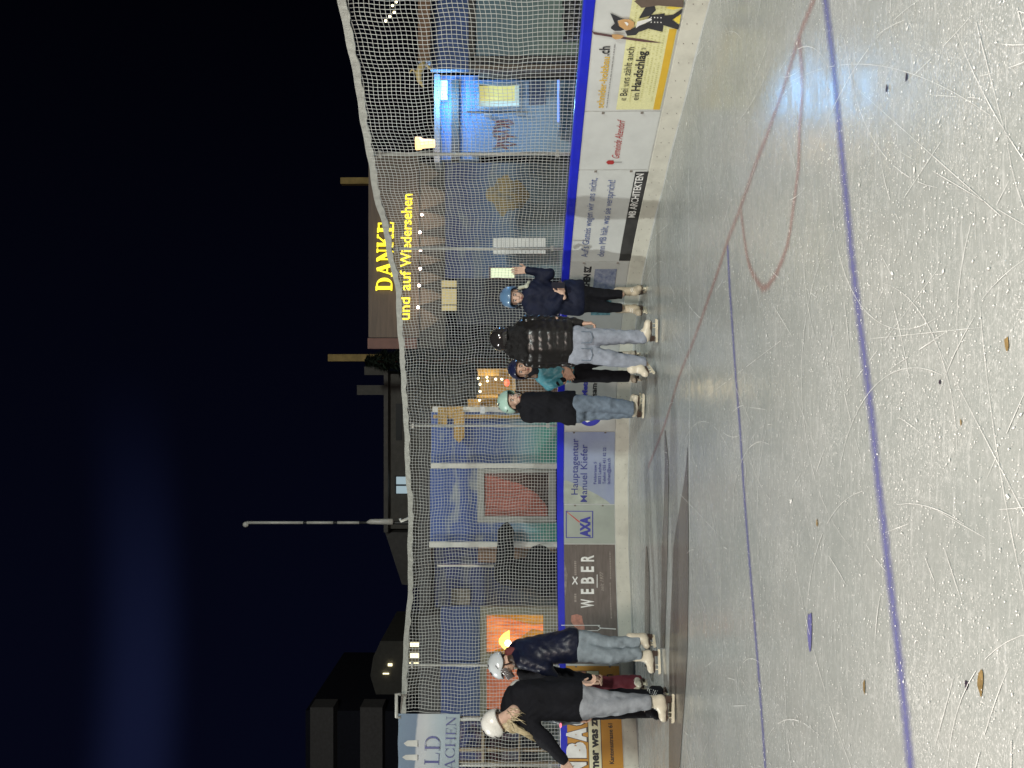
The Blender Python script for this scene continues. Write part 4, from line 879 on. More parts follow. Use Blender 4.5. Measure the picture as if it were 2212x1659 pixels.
# white mast
ms = thing('snow_lance_mast', 'slim white mast with a small ball head standing behind the net', 'mast', at(900, 1130, 18)); DM = 18
for x0, x1 in ((533, 655), (663, 720), (729, 776)): mb = MB(); mb.tube([P(x0, 1129, DM), P(x1, 1129, DM)], .034, 10); mb.build('mast_section', mat('mast_white', (.7, .68, .62), .4), ms, True)
mb = MB(); mb.tube([P(776, 1129, DM), P(792, 1129, DM), P(880, 1129, DM), Vector((P(880, 1129, DM).x, P(880, 1129, DM).y, 0))], [.03, .03, .045, .05], 8); mb.build('mast_joint', mat('mast_dark', (.05, .05, .05), .5), ms, True)
for x0, x1 in ((654, 664), (719, 730)): mb = MB(); mb.tube([P(x0, 1129, DM), P(x1, 1129, DM)], .03, 8); mb.build('mast_joint', MATS['mast_dark'], ms, True)
mb = MB(); mb.tube([P(792, 1128.5, DM - .1), P(800, 1127, DM - .1), P(848, 1127, DM - .1), P(850, 1127, DM - .1)], [.02, .06, .075, .02], 10); mb.build('mast_head', MATS['mast_white'], ms, True)
mb = MB(); mb.ball(P(531, 1133, DM), .07, 12); mb.build('ball_head', MATS['mast_white'], ms, True)
mb = MB(); mb.tube([P(864, 1120, 11), P(866, 1126, 11), P(884, 1119, 11)], .02, 8); tag(mb.build('net_tie', lwhite, None, True), 'white strap tied round the net hem at the mast', 'strap')
#@@PEOPLE
# ------------------------------------------------------------------ bodies: smooth distance fields meshed in numpy
def surface(prims, vox, k=.03, wr=0.0, seed=0, cut=None):
    lo = np.min([p_[1] for p_ in prims], axis=0) - vox * 3 - wr; hi = np.max([p_[2] for p_ in prims], axis=0) + vox * 3 + wr
    n = np.ceil((hi - lo) / vox).astype(int) + 1; f = np.full(n, 1.0, dtype=np.float32)
    ax = [lo[i] + np.arange(n[i]) * vox for i in range(3)]
    for fn, a, b_ in prims:
        m_ = k + vox * 3 + .01
        i0 = np.maximum(((a - m_ - lo) / vox).astype(int), 0); i1 = np.minimum(((b_ + m_ - lo) / vox).astype(int) + 2, n)
        X = ax[0][i0[0]:i1[0], None, None]; Y = ax[1][None, i0[1]:i1[1], None]; Z = ax[2][None, None, i0[2]:i1[2]]
        d = fn(X, Y, Z); sl = (slice(i0[0], i1[0]), slice(i0[1], i1[1]), slice(i0[2], i1[2])); o_ = f[sl]
        hh = np.clip(.5 + .5 * (o_ - d) / k, 0, 1); f[sl] = (o_ * (1 - hh) + d * hh - k * hh * (1 - hh)).astype(np.float32)
    if wr:
        X = ax[0][:, None, None]; Y = ax[1][None, :, None]; Z = ax[2][None, None, :]; q_ = seed * 1.7
        wv = np.sin(34 * X + 3 * np.sin(17 * Z + q_) + q_) * np.sin(27 * Z + 4 * np.sin(13 * X + q_)) + .6 * np.sin(62 * Z + 5 * np.sin(23 * X + q_) + 30 * Y) + .5 * np.sin(48 * (X + Y) - 33 * Z + q_)
        f += (wr * wv * .5).astype(np.float32)
    if cut is not None: f = np.maximum(f, (cut - ax[2])[None, None, :]).astype(np.float32)
    ins = f < 0; N = n
    c = np.zeros(N - 1, dtype=np.int8)
    for dx in (0, 1):
        for dy in (0, 1):
            for dz in (0, 1): c += ins[dx:N[0] - 1 + dx, dy:N[1] - 1 + dy, dz:N[2] - 1 + dz]
    act = np.argwhere((c > 0) & (c < 8)); idx = -np.ones(N - 1, dtype=np.int64); idx[tuple(act.T)] = np.arange(len(act))
    acc = np.zeros((len(act), 3)); cnt = np.zeros(len(act))
    cor = [(0,0,0),(1,0,0),(0,1,0),(1,1,0),(0,0,1),(1,0,1),(0,1,1),(1,1,1)]
    for e in [(0,1),(2,3),(4,5),(6,7),(0,2),(1,3),(4,6),(5,7),(0,4),(1,5),(2,6),(3,7)]:
        A = np.array(cor[e[0]]); B = np.array(cor[e[1]]); fa = f[tuple((act + A).T)]; fb_ = f[tuple((act + B).T)]; mk = (fa < 0) != (fb_ < 0)
        den = np.where(mk, fa - fb_, 1.0); tt = np.where(mk, fa / den, 0)
        acc[mk] += (A + (B - A) * tt[:, None])[mk]; cnt[mk] += 1
    V = lo + (act + acc / cnt[:, None]) * vox; F = []
    for a in range(3):
        u, v = (a + 1) % 3, (a + 2) % 3; s0 = [slice(None)] * 3; s1 = [slice(None)] * 3; s0[a] = slice(0, -1); s1[a] = slice(1, None)
        A = ins[tuple(s0)]; B = ins[tuple(s1)]; e = np.argwhere(A != B); e = e[(e[:, u] > 0) & (e[:, v] > 0) & (e[:, u] < N[u] - 1) & (e[:, v] < N[v] - 1)]
        fl = A[tuple(e.T)]; q0 = e.copy(); q1 = e.copy(); q1[:, u] -= 1; q2 = e.copy(); q2[:, u] -= 1; q2[:, v] -= 1; q3 = e.copy(); q3[:, v] -= 1
        Q = np.stack([idx[tuple(x.T)] for x in (q0, q1, q2, q3)], 1); Q[~fl] = Q[~fl][:, ::-1]; F.append(Q)
    return V, np.concatenate(F)
def cone(p, q_, r1, r2=None, flat=1.0):
    """round cone from p to q; flat<1 squeezes it front to back"""
    p = np.array(p, float); q_ = np.array(q_, float); r2 = r1 if r2 is None else r2
    def fn(X, Y, Z):
        d = q_ - p; L2 = max(d @ d, 1e-9); px, py, pz = X - p[0], (Y - p[1]), Z - p[2]
        h = np.clip((px * d[0] + py * d[1] + pz * d[2]) / L2, 0, 1)
        return np.sqrt((px - d[0] * h) ** 2 + ((py - d[1] * h) / flat) ** 2 + (pz - d[2] * h) ** 2) - (r1 + (r2 - r1) * h)
    R = max(r1, r2); return (fn, np.minimum(p, q_) - R, np.maximum(p, q_) + R)
def ell(c, rx, ry, rz, M=None):
    c = np.array(c, float); r = np.array([rx, ry, rz]); M = np.eye(3) if M is None else np.array(M)   # M columns = local axes
    def fn(X, Y, Z):
        a, b_, d = X - c[0], Y - c[1], Z - c[2]
        l = [(a * M[0, i] + b_ * M[1, i] + d * M[2, i]) / r[i] for i in range(3)]
        return (np.sqrt(l[0] ** 2 + l[1] ** 2 + l[2] ** 2) - 1) * r.min()
    e = np.abs(M) @ r; return (fn, c - e, c + e)
def mesh_of(parts):
    Vs, Fs, n = [], [], 0
    for V, F in parts: Vs.append(V); Fs.append(F + n); n += len(V)
    V = np.concatenate(Vs); F = np.concatenate(Fs); me = bpy.data.meshes.new('m'); me.from_pydata(V.tolist(), [], F.tolist()); return me
skin = mat('skin_warm', (.52, .33, .24), .5, var=.08, vs_=30); skin2 = mat('skin_pale', (.56, .38, .29), .5, var=.08, vs_=30)
boot_w = mat('boot_cream', (.60, .55, .44), .38, var=.12, vs_=12, bump=.1, bs=30); sole_b = mat('sole_brown', (.05, .03, .022), .35); bladem = mat('blade_steel', (.80, .74, .58), .3, metal=.35)
jean_l = mat('denim_light', (.27, .30, .36), .85, var=.2, vs_=14, bump=.35, bs=120); jean_m = mat('denim_mid', (.13, .17, .22), .85, var=.3, vs_=12, bump=.35, bs=120); jean_g = mat('denim_grey', (.26, .28, .31), .85, var=.2, vs_=14, bump=.35, bs=120); jean_b = mat('denim_blue_grey', (.22, .265, .30), .85, var=.25, vs_=12, bump=.3, bs=120)
blk = mat('cloth_black', (.0065, .007, .010), .85, spec=.2, var=.3, bump=.3, bs=60); nvy = mat('cloth_navy', (.006, .009, .026), .7, spec=.25, var=.3, bump=.2, bs=50); nvyg = mat('nylon_navy', (.005, .007, .022), .42, spec=.35, var=.3, bump=.3, bs=22)
puf = mat('puffer_black', (.010, .009, .009), .30, spec=.45, var=.3, bump=.12, bs=40); teal = mat('nylon_teal', (.05, .22, .28), .5, var=.15, bump=.2, bs=25); mar = mat('cloth_maroon', (.12, .012, .022), .75, var=.2, bump=.2); fur = mat('fur_black', (.008, .008, .009), .95, var=.4, bump=.9, bs=90)
greyc = mat('nylon_grey', (.10, .12, .14), .4, var=.2)
hairb = mat('hair_blond', (.40, .33, .20), .5, var=.4, vs_=25, stretch=(3, 3, .6)); haird = mat('hair_brown', (.05, .03, .02), .5, var=.3); eyem = mat('eye_dark', (.01, .008, .008), .3); lipm = mat('lips', (.28, .09, .08), .5); eyew = mat('eye_white', (.6, .58, .55), .4)
def frame_of(face, up):
    f = Vector(face).normalized(); u = (Vector(up) - f * Vector(up).dot(f)).normalized(); r = f.cross(u).normalized(); return r, f, u
class Person:
    def __init__(s, label, D, base_xy, seed=0):
        s.D = D; s.seed = seed; g = P(base_xy[0], base_xy[1], D); s.base = Vector((g.x, g.y, 0)); s.root = thing('person', label, 'person', s.base); s.body = []; s.fine = []
    def J(s, x, y, dd=0.0): return P(x, y, s.D + dd)
    def cloth(s, name, prims, mt, vox=.011, k=.04, wr=.006, parent=None, cut=None):
        V, F = surface(prims, vox, k, wr, s.seed, None if cut is None else s.J(cut, 830).z); me = mesh_of([(V, F)]); me.name = name; return link(name, me, mt, parent or s.root, True)
    def head(s, c, face, up, size=1.0, feats=True):
        r, f, u = frame_of(face, up); c = Vector(c); g = size; M = np.array([[r[i], f[i], u[i]] for i in range(3)]); W = lambda a, b_, d: c + r * a * g + f * b_ * g + u * d * g
        s.hW = W; s.hM = M; s.hc = c; s.hg = g; s.hf = (r, f, u)
        pr = [ell(W(0, -.005, .03), .074 * g, .093 * g, .09 * g, M), ell(W(0, .02, -.045), .056 * g, .066 * g, .068 * g, M), cone(W(0, .082, .005), W(0, .100, -.028), .010 * g, .015 * g), ell(W(0, .062, -.095), .024 * g, .02 * g, .017 * g, M),
              ell(W(0, .082, -.063), .024 * g, .014 * g, .010 * g, M), cone(W(.072, -.005, .01), W(.074, -.012, -.03), .014 * g, .01 * g), cone(W(-.072, -.005, .01), W(-.074, -.012, -.03), .014 * g, .01 * g),
              ell(W(.034, .062, -.03), .024 * g, .018 * g, .022 * g, M), ell(W(-.034, .062, -.03), .024 * g, .018 * g, .022 * g, M), cone(W(0, -.02, -.06), W(0, -.045, -.19), .052 * g, .056 * g)]
        s.fine.append(surface(pr, .0055, .018))
        if feats: s.feats = W
    def features(s, bodyobj):
        W = s.feats; g = s.hg; r, f, u = s.hf
        for sx in (-1, 1):
            mb = MB(); mb.ball(W(.031 * sx, .080, .006), .0115 * g, 10); e = mb.build('eye', eyew, s.root, True)
            mb = MB(); mb.ball(W(.031 * sx, .0885, .006), .0072 * g, 10); mb.build('pupil', eyem, e, True)
            mb = MB(); mb.tube([W(.016 * sx, .090, .024), W(.034 * sx, .089, .030), W(.050 * sx, .078, .025)], [.003 * g, .004 * g, .002 * g], 6); mb.build('eyebrow', eyem, s.root, True)
        mb = MB(); mb.tube([W(-.023, .083, -.062), W(-.008, .097, -.059), W(.008, .097, -.059), W(.023, .083, -.062)], [.002 * g, .005 * g, .005 * g, .002 * g], 7); mb.tube([W(-.020, .084, -.066), W(0, .0955, -.069), W(.020, .084, -.066)], [.002 * g, .006 * g, .002 * g], 7); mb.build('lips', lipm, s.root, True)
    def hand(s, wrist, d, palm_n, curl=.5, size=1.0, side=1):
        w_ = Vector(wrist); d = Vector(d).normalized(); n_ = Vector(palm_n); n_ = (n_ - d * n_.dot(d)).normalized(); t_ = d.cross(n_).normalized() * side; g = size
        pr = [cone(w_ - d * .05 * g, w_ + d * .01 * g, .026 * g, .024 * g)]
        for i in range(4):
            o_ = (-.030 + .020 * i) * g; pr.append(cone(w_ + d * .012 * g + t_ * o_ * .7, w_ + d * .082 * g + t_ * o_, .017 * g, .0125 * g)); L = (.036, .043, .040, .030)[i] * g; L = (.040, .045, .042, .032)[3 - i] * g
            p0 = w_ + d * .085 * g + t_ * o_; c_ = curl * (1 + .12 * i); d1 = (d * math.cos(c_ * .6) + n_ * math.sin(c_ * .6) + t_ * (o_ * 3)).normalized(); p1 = p0 + d1 * L; d2 = (d * math.cos(c_ * 1.5) + n_ * math.sin(c_ * 1.5) + t_ * (o_ * 3)).normalized(); p2 = p1 + d2 * L * .7; d3 = (d * math.cos(c_ * 2.2) + n_ * math.sin(c_ * 2.2)).normalized(); p3 = p2 + d3 * L * .5
            for a_, b_, r1, r2 in ((p0, p1, .0092, .0085), (p1, p2, .0085, .0078), (p2, p3, .0078, .0066)): pr.append(cone(a_, b_, r1 * g, r2 * g))
        q0 = w_ + d * .022 * g - t_ * .030 * g * -1; q0 = w_ + d * .025 * g + t_ * .036 * g; q1 = q0 + (d * .6 + t_ * .7 + n_ * .25).normalized() * .038 * g; q2 = q1 + (d * .9 + t_ * .25 + n_ * .4).normalized() * .030 * g
        pr += [cone(q0, q1, .0125 * g, .0105 * g), cone(q1, q2, .0105 * g, .0085 * g)]
        s.fine.append(surface(pr, .0045, .008))
    def finish(s, core, mt, feats=True):
        V, F = surface(core, .014, .03); me = mesh_of([(V, F)] + s.fine); me.name = 'body'; o = link('body', me, mt, s.root, True)
        if feats and hasattr(s, 'feats'): s.features(o)
        return o
    def helmet(s, mt, visor=None, strap=True, size=1.0, tilt=0.0, name='helmet', vents=True, brim=False):
        W0 = s.hW; g = s.hg; r, f, u = s.hf; h_ = size
        f2 = (f * math.cos(tilt) + u * math.sin(tilt)); u2 = (u * math.cos(tilt) - f * math.sin(tilt)); c = s.hc; W = lambda a, b_, d: c + r * a * g * h_ + f2 * b_ * g * h_ + u2 * d * g * h_
        V, F = [], []; nu, nv_ = 44, 18
        for j in range(nv_ + 1):
            for i in range(nu):
                ph = 2 * math.pi * i / nu; front = math.cos(ph); sd = abs(math.sin(ph))
                tmax = math.radians(72 + 50 / (1 + math.exp(6 * (front - .35))))
                th = tmax * j / nv_; rr_ = math.sin(th); zz = math.cos(th)
                if zz < 0: zz *= 1.05
                sq = 1 + .05 * (sd ** 4) * rr_
                V.append(tuple(W(.101 * rr_ * math.sin(ph) * sq, -.010 + .124 * rr_ * math.cos(ph), .026 + .114 * zz)))
        for j in range(nv_):
            for i in range(nu): a = j * nu + i; b_ = j * nu + (i + 1) % nu; F.append((a, a + nu, b_ + nu, b_))
        me = bpy.data.meshes.new(name); me.from_pydata(V, [], F); o = link(name, me, mt, s.root, True); md = o.modifiers.new('s', 'SOLIDIFY'); md.thickness = .012; md.offset = 1
        if vents:
            mb = MB()
            for k_ in (-1, 1):
                for q_ in range(2): mb.tube([W(.05 * k_, .03 - .07 * q_, .128 - .01 * q_), W(.052 * k_, -.0 - .07 * q_, .128 - .012 * q_)], .006 * g, 6)
                mb.tube([W(.104 * k_, .02, .045), W(.105 * k_, -.02, .05)], .004 * g, 6)
            mb.build('helmet_vents', MATS['mark_dark'], s.root, True)
        if strap:
            mb = MB(); mb.tube([W(.098, .02, -.02), W(.082, .03, -.06), W(.045, .045, -.115), W(0, .05, -.13), W(-.045, .045, -.115), W(-.082, .03, -.06), W(-.098, .02, -.02)], .0075 * g, 6); mb.build('chin_strap', blk, s.root, True)
        if visor:
            mb = MB(); pr = []
            for i in range(17):
                ph = math.radians(-75 + 150 * i / 16); pr.append((W(.112 * math.sin(ph), .01 + .125 * math.cos(ph), .03), W(.110 * math.sin(ph), .012 + .128 * math.cos(ph), -.045 + .02 * abs(math.sin(ph)))))
            for i in range(16): mb.face([pr[i][0], pr[i][1], pr[i + 1][1], pr[i + 1][0]])
            o2 = mb.build('visor', visor, s.root, True); md = o2.modifiers.new('s', 'SOLIDIFY'); md.thickness = .005
        return W
    def skate(s, heel, toe, up=(0, 0, 1), shaft=.17, size=1.0, mtb=None, lean=(0, 0, 0), legtop=None):
        """heel, toe: blade ends on the ice (3D)"""
        h = Vector(heel); t_ = Vector(toe); f = (t_ - h); L = f.length; f.normalize(); u = Vector(up); u = (u - f * u.dot(f)).normalized(); r = f.cross(u); W = lambda a, b_, d: h + f * a * L + r * b_ + u * d
        sk = []; H = .074 * size
        pr = [cone(W(.20, 0, H + .045), W(.46, 0, H + .040), .040 * size, .042 * size), cone(W(.46, 0, H + .038), W(.84, 0, H + .026), .043 * size, .030 * size), cone(W(.82, .008, H + .026), W(.88, .008, H + .022), .03 * size, .024 * size), cone(W(.22, 0, H + .05), W(.26, 0, H + shaft * size) + Vector(lean), .040 * size, .046 * size), cone(W(.34, 0, H + .06), W(.33, 0, H + shaft * size * .9) + Vector(lean), .038 * size, .04 * size)]
        V, F = surface(pr, .008, .03); me = mesh_of([(V, F)]); me.name = 'skate_boot'; b_ = link('skate_boot', me, mtb or boot_w, s.root, True)
        mb = MB()
        def slab_(pts_, z0, z1, parent, mt, name):
            m_ = MB(); n = len(pts_)
            top = [W(a, c_, z1) for a, c_ in pts_]; bot = [W(a, c_, z0) for a, c_ in pts_]; m_.face(top); m_.face(bot[::-1])
            for i in range(n): j = (i + 1) % n; m_.face([bot[i], bot[j], top[j], top[i]])
            return m_.build(name, mt, parent)
        out = [(.03, -.026), (.2, -.032), (.4, -.026), (.7, -.042), (.88, -.032), (.97, 0), (.9, .034), (.7, .04), (.4, .024), (.2, .032), (.03, .026)]
        slab_(out, H - .012, H + .006, b_, sole_b, 'sole'); slab_([(.04, -.024), (.27, -.026), (.27, .026), (.04, .024)], H - .045, H - .012, b_, sole_b, 'heel_block')
        m_ = MB()
        prof = [(-.03, .008), (.0, .0), (.97, .0), (1.03, .012), (1.03, .030), (.95, .028), (.05, .026), (-.03, .024)]
        A = [W(a, -.003, d) for a, d in prof]; B = [W(a, .003, d) for a, d in prof]; m_.face(A); m_.face(B[::-1])
        for i in range(8): j = (i + 1) % 8; m_.face([A[i], A[j], B[j], B[i]])
        for a0, a1, zt in ((.08, .24, H - .034), (.62, .84, H - .012)):
            for q0, q1, q2, q3 in ((a0, a0 + .035, a0 - .0, a0 + .03), (a1 - .035, a1, a1 - .03, a1)):
                c8 = [W(q0, -.005, .02), W(q1, -.005, .02), W(q1, .005, .02), W(q0, .005, .02), W(q2, -.012, zt), W(q3, -.012, zt), W(q3, .012, zt), W(q2, .012, zt)]; m_.hexa(c8)
            m_.hexa([W(a0, -.018, zt - .006), W(a1, -.018, zt - .006), W(a1, .018, zt - .006), W(a0, .018, zt - .006), W(a0, -.018, zt), W(a1, -.018, zt), W(a1, .018, zt), W(a0, .018, zt)])
        m_.build('blade', bladem, b_)
        m_ = MB()      # laces
        for i in range(6):
            a = .62 - .05 * i; z_ = H + .075 + .018 * i; m_.tube([W(a, -.025, z_ - .01), W(a + .01, 0, z_), W(a, .025, z_ - .01)], .003, 5)
        m_.build('laces', whitep, b_)
        return W
#@@FIGS
exec_people = True
# --- P1: back view, white helmet, black coat, arm out to the left
p = Person('skater seen from behind with white helmet, long blond hair, black coat and grey jeans', 7.25, (1450, 1515), 1)
J = p.J
p.cloth('coat', [cone(J(1122, 1500, .02), J(1235, 1499, .0), .105, .115), cone(J(1126, 1530, .0), J(1240, 1528, .0), .11, .118), cone(J(1108, 1518, .06), J(1135, 1515, .0), .085, .1), cone(J(1128, 1545, -.02), J(1176, 1597, -.12), .085, .068), cone(J(1176, 1597, -.12), J(1216, 1640, -.15), .068, .05), cone(J(1130, 1488, .06), J(1190, 1476, .16), .075, .06), cone(J(1190, 1476, .16), J(1250, 1478, .06), .06, .045), cone(J(1238, 1497, .0), J(1250, 1497, .0), .105, .108), cone(J(1238, 1530, .0), J(1250, 1530, .0), .105, .108)], blk, .011, .05, .006, cut=1258)
p.cloth('scarf', [cone(J(1102, 1524, .02), J(1108, 1502, .04), .088, .085), cone(J(1105, 1561, -.02), J(1108, 1538, -.02), .078, .088), cone(J(1100, 1540, .04), J(1112, 1505, .06), .07, .06), cone(J(1100, 1556, 0), J(1114, 1545, .0), .05, .05)], blk, .01, .04, .01)
p.cloth('jeans', [cone(J(1250, 1500, .0), J(1262, 1514, .0), .11, .11), cone(J(1256, 1530, .0), J(1262, 1524, 0), .1, .1), cone(J(1262, 1503, .02), J(1330, 1513, .02), .095, .072), cone(J(1330, 1513, .02), J(1400, 1515, .02), .072, .062), cone(J(1262, 1530, -.04), J(1330, 1527, -.06), .095, .072), cone(J(1330, 1527, -.06), J(1398, 1518, -.04), .072, .064)], jean_g, .011, .03, .006, cut=1405)
f = Vector((-.62, .6, -.5)); hc = J(1078, 1560, -.02)
p.head(hc, f, (-.45, .1, 1), 1.05); p.hand(J(1219, 1644, -.15), P(1232, 1668, 7.1) - P(1217, 1641, 7.1), (0, -1, -.3), .5, 1.05, 1); p.hand(J(1256, 1477, .02), (0, .1, -1), (1, 0, 0), .7, 1, -1)
p.finish([cone(J(1106, 1542, .04), J(1250, 1515, 0), .04, .07), cone(J(1126, 1540, 0), J(1176, 1597, -.12), .04, .035), cone(J(1176, 1597, -.12), J(1218, 1642, -.15), .035, .026), cone(J(1130, 1492, .06), J(1190, 1476, .16), .04, .035), cone(J(1190, 1476, .16), J(1254, 1477, .04), .033, .025), cone(J(1250, 1508, 0), J(1400, 1515, 0), .06, .04)], skin2)
hw = mat('helmet_white', (.74, .73, .68), .3, var=.04, coat=.4); p.helmet(hw, None, True, 1.12)
mb = MB()
for i in range(60):
    k_ = random.random(); w0 = random.uniform(-1, 1); y0 = 1556 + 9 * w0
    a_ = J(1088 + 3 * w0, y0 + 4, -.06); b1 = J(1104 + 4 * w0, y0 + 10 + 2 * w0, -.12); c1_ = J(1124 + 6 * w0, 1578 + 7 * w0 + random.uniform(-2, 2), -.14); e1 = J(1143 + 10 * k_ + 5 * w0, 1590 + 9 * w0 + 4 * k_, -.15)
    mb.tube([a_, b1, c1_, e1], [.006, .010, .008, .002], 5)
for i in range(13):
    y0 = random.uniform(1528, 1562); x0 = 1096 + random.uniform(-2, 6); dx = random.uniform(8, 26); dy = random.uniform(-12, 16)
    a_ = J(x0, y0, -.115); b1 = J(x0 + dx * .6, y0 + dy * .3 + random.uniform(-4, 4), -.15); c1_ = J(x0 + dx * 1.1, y0 + dy, -.15); e1 = J(x0 + dx * 1.4, y0 + dy * 1.1 + 4, -.145); mb.tube([a_, b1, c1_, e1], [.003, .0042, .003, .001], 5)
mb.build('hair', hairb, p.root, True)
p.cloth('hair_mass', [cone(J(1090, 1563, -.03), J(1104, 1568, -.07), .058, .05), cone(J(1104, 1568, -.07), J(1128, 1581, -.11), .05, .03), cone(J(1092, 1553, -.04), J(1106, 1548, -.06), .055, .04)], hairb, .008, .03, .012)
p.skate(J(1457, 1501, .0), J(1457, 1561, -.05), (0, 0, 1), .235, 1.08); p.skate(J(1452, 1508, .22), J(1452, 1551, .16), (0, 0, 1), .19, .95)
# --- P4: black leggings behind P1
p = Person('mostly hidden skater in black leggings and grey jacket directly behind the blond skater', 7.75, (1445, 1530), 4); J = p.J
p.cloth('jacket', [cone(J(1140, 1520, .1), J(1245, 1530, .0), .1, .12), cone(J(1165, 1545, .05), J(1215, 1556, -.05), .05, .045), cone(J(1215, 1556, -.05), J(1250, 1555, -.05), .045, .04), cone(J(1150, 1510, .1), J(1240, 1510, .05), .06, .05)], greyc, .012, .04, .006, cut=1258)
p.cloth('leggings', [cone(J(1250, 1520, .0), J(1255, 1535, .0), .1, .1), cone(J(1258, 1510, 0), J(1340, 1499, 0), .075, .05), cone(J(1340, 1499, 0), J(1435, 1497, 0), .05, .034), cone(J(1258, 1540, .05), J(1340, 1541, .05), .075, .05), cone(J(1340, 1541, .05), J(1415, 1543, .05), .05, .036)], blk, .011, .03, .003, cut=1442)
p.head(J(1128, 1515, .2), (.2, -1, -.3), (0, 0, 1), .95); p.hand(J(1252, 1555, -.05), (0, -.2, -1), (1, 0, 0), .6, .9)
p.finish([cone(J(1140, 1517, .16), J(1250, 1528, 0), .05, .06), cone(J(1160, 1543, .05), J(1215, 1556, -.05), .03, .03), cone(J(1215, 1556, -.05), J(1252, 1555, -.05), .03, .024), cone(J(1250, 1515, 0), J(1435, 1497, 0), .04, .025)], skin); p.helmet(mat('helmet_dark', (.03, .03, .04), .3), None, True, 1.08)
mb = MB(); mb.ball(J(1211, 1567, -.1), .016, 10, (1.6, 1, .8)); mb.build('pink_wristband', glow('band_pink', (1, .25, .35), 1.2), p.root, True)
p.skate(J(1449, 1490, .0), J(1449, 1506, -.18), (0, 0, 1), .12, .9, blk); p.skate(J(1438, 1538, .05), J(1438, 1550, -.1), (0, 0, 1), .12, .9, blk)
# --- P3: black jacket, maroon trousers
p = Person('bending skater in black jacket and dark red trousers between two white helmets', 8.6, (1395, 1478), 3); J = p.J
p.cloth('jacket', [cone(J(1145, 1470, .0), J(1225, 1478, .05), .12, .13), cone(J(1132, 1452, -.05), J(1170, 1448, -.12), .085, .075), cone(J(1170, 1448, -.12), J(1225, 1456, -.22), .07, .05), cone(J(1225, 1456, -.22), J(1275, 1466, -.3), .052, .045), cone(J(1225, 1485, .05), J(1310, 1487, .05), .12, .09)], blk, .012, .05, .008)
p.cloth('trousers', [cone(J(1290, 1480, .0), J(1340, 1478, .0), .10, .085), cone(J(1340, 1475, .0), J(1378, 1473, .0), .085, .075), cone(J(1340, 1485, .05), J(1376, 1487, .05), .08, .07)], mar, .012, .03, .006, cut=1386)
p.head(J(1128, 1492, .0), (-.5, -.7, -.5), (-.3, 0, 1), 1.0); p.hand(J(1274, 1466, -.3), (.1, -.2, -1), (-1, 0, 0), .8, 1.0); p.hand(J(1277, 1474, -.3), (.1, -.2, -1), (1, 0, 0), .9, 1.0, -1)
p.finish([cone(J(1145, 1480, 0), J(1340, 1480, .02), .05, .06), cone(J(1140, 1455, -.05), J(1170, 1448, -.12), .035, .03), cone(J(1170, 1448, -.12), J(1270, 1466, -.3), .03, .025), cone(J(1145, 1480, 0), J(1274, 1474, -.3), .03, .025), cone(J(1330, 1478, 0), J(1380, 1475, 0), .05, .03)], skin); p.helmet(hw, None, True, 1.08)
p.skate(J(1397, 1468, .05), J(1400, 1480, -.18), (0, 0, 1), .15, .95); p.skate(J(1396, 1482, .05), J(1398, 1494, -.15), (0, 0, 1), .15, .95)
# --- P2: navy jacket facing left
p = Person('skater in shiny navy jacket and white visor helmet bowing to the left', 8.0, (1425, 1405), 2); J = p.J
p.cloth('jacket', [cone(J(1125, 1402, .08), J(1232, 1385, .05), .105, .125), cone(J(1128, 1418, .0), J(1232, 1405, .0), .10, .125), cone(J(1112, 1405, .05), J(1122, 1425, .0), .075, .08), cone(J(1130, 1428, -.08), J(1178, 1444, -.12), .075, .065), cone(J(1178, 1444, -.12), J(1198, 1462, -.1), .062, .045), cone(J(1235, 1379, .03), J(1241, 1379, .03), .1, .1), cone(J(1235, 1408, .0), J(1241, 1408, .0), .1, .1), cone(J(1130, 1410, .15), J(1185, 1440, .2), .06, .055)], nvyg, .011, .05, .005, cut=1249)
p.cloth('jeans', [cone(J(1248, 1383, .05), J(1252, 1405, .0), .105, .105), cone(J(1256, 1380, .05), J(1320, 1392, .05), .095, .075), cone(J(1320, 1392, .05), J(1378, 1385, .08), .072, .062), cone(J(1256, 1408, -.03), J(1318, 1418, -.06), .1, .08), cone(J(1318, 1418, -.06), J(1378, 1412, -.03), .078, .062)], jean_b, .011, .03, .007, cut=1385)
f = Vector((-.80, -.42, -.55)); hc = J(1087, 1436, .0); p.head(hc, f, (-.55, -.05, 1), 1.0)
p.hand(J(1200, 1465, -.1), (-.9, -.1, -.5), (0, -1, 0), .6, 1.0)
p.finish([cone(J(1112, 1425, .0), J(1240, 1395, 0), .05, .07), cone(J(1125, 1425, -.05), J(1178, 1444, -.12), .04, .035), cone(J(1178, 1444, -.12), J(1199, 1464, -.1), .033, .026), cone(J(1240, 1405, 0), J(1380, 1413, 0), .06, .04), cone(J(1240, 1385, .05), J(1380, 1385, .07), .06, .04)], skin)
hgw = mat('helmet_silver_white', (.58, .62, .64), .28, var=.08, coat=.4); W = p.helmet(hgw, mat('visor_smoke', (.16, .14, .14), .15, spec=.8), True, 1.12)
p.cloth('hair', [cone(J(1093, 1422, .03), J(1112, 1418, .0), .05, .055), cone(J(1105, 1425, -.04), J(1122, 1437, -.08), .035, .03)], haird, .009, .03, .006)
p.cloth('collar', [cone(J(1100, 1408, .02), J(1112, 1406, .02), .05, .06)], mat('cloth_dusky_red', (.14, .03, .03), .8), .009, .03, .004)
p.skate(J(1414, 1372, .12), J(1418, 1398, -.02), (0, 0, 1), .19, 1.0); p.skate(J(1426, 1404, .0), J(1428, 1455, -.08), (0, 0, 1), .20, 1.02)
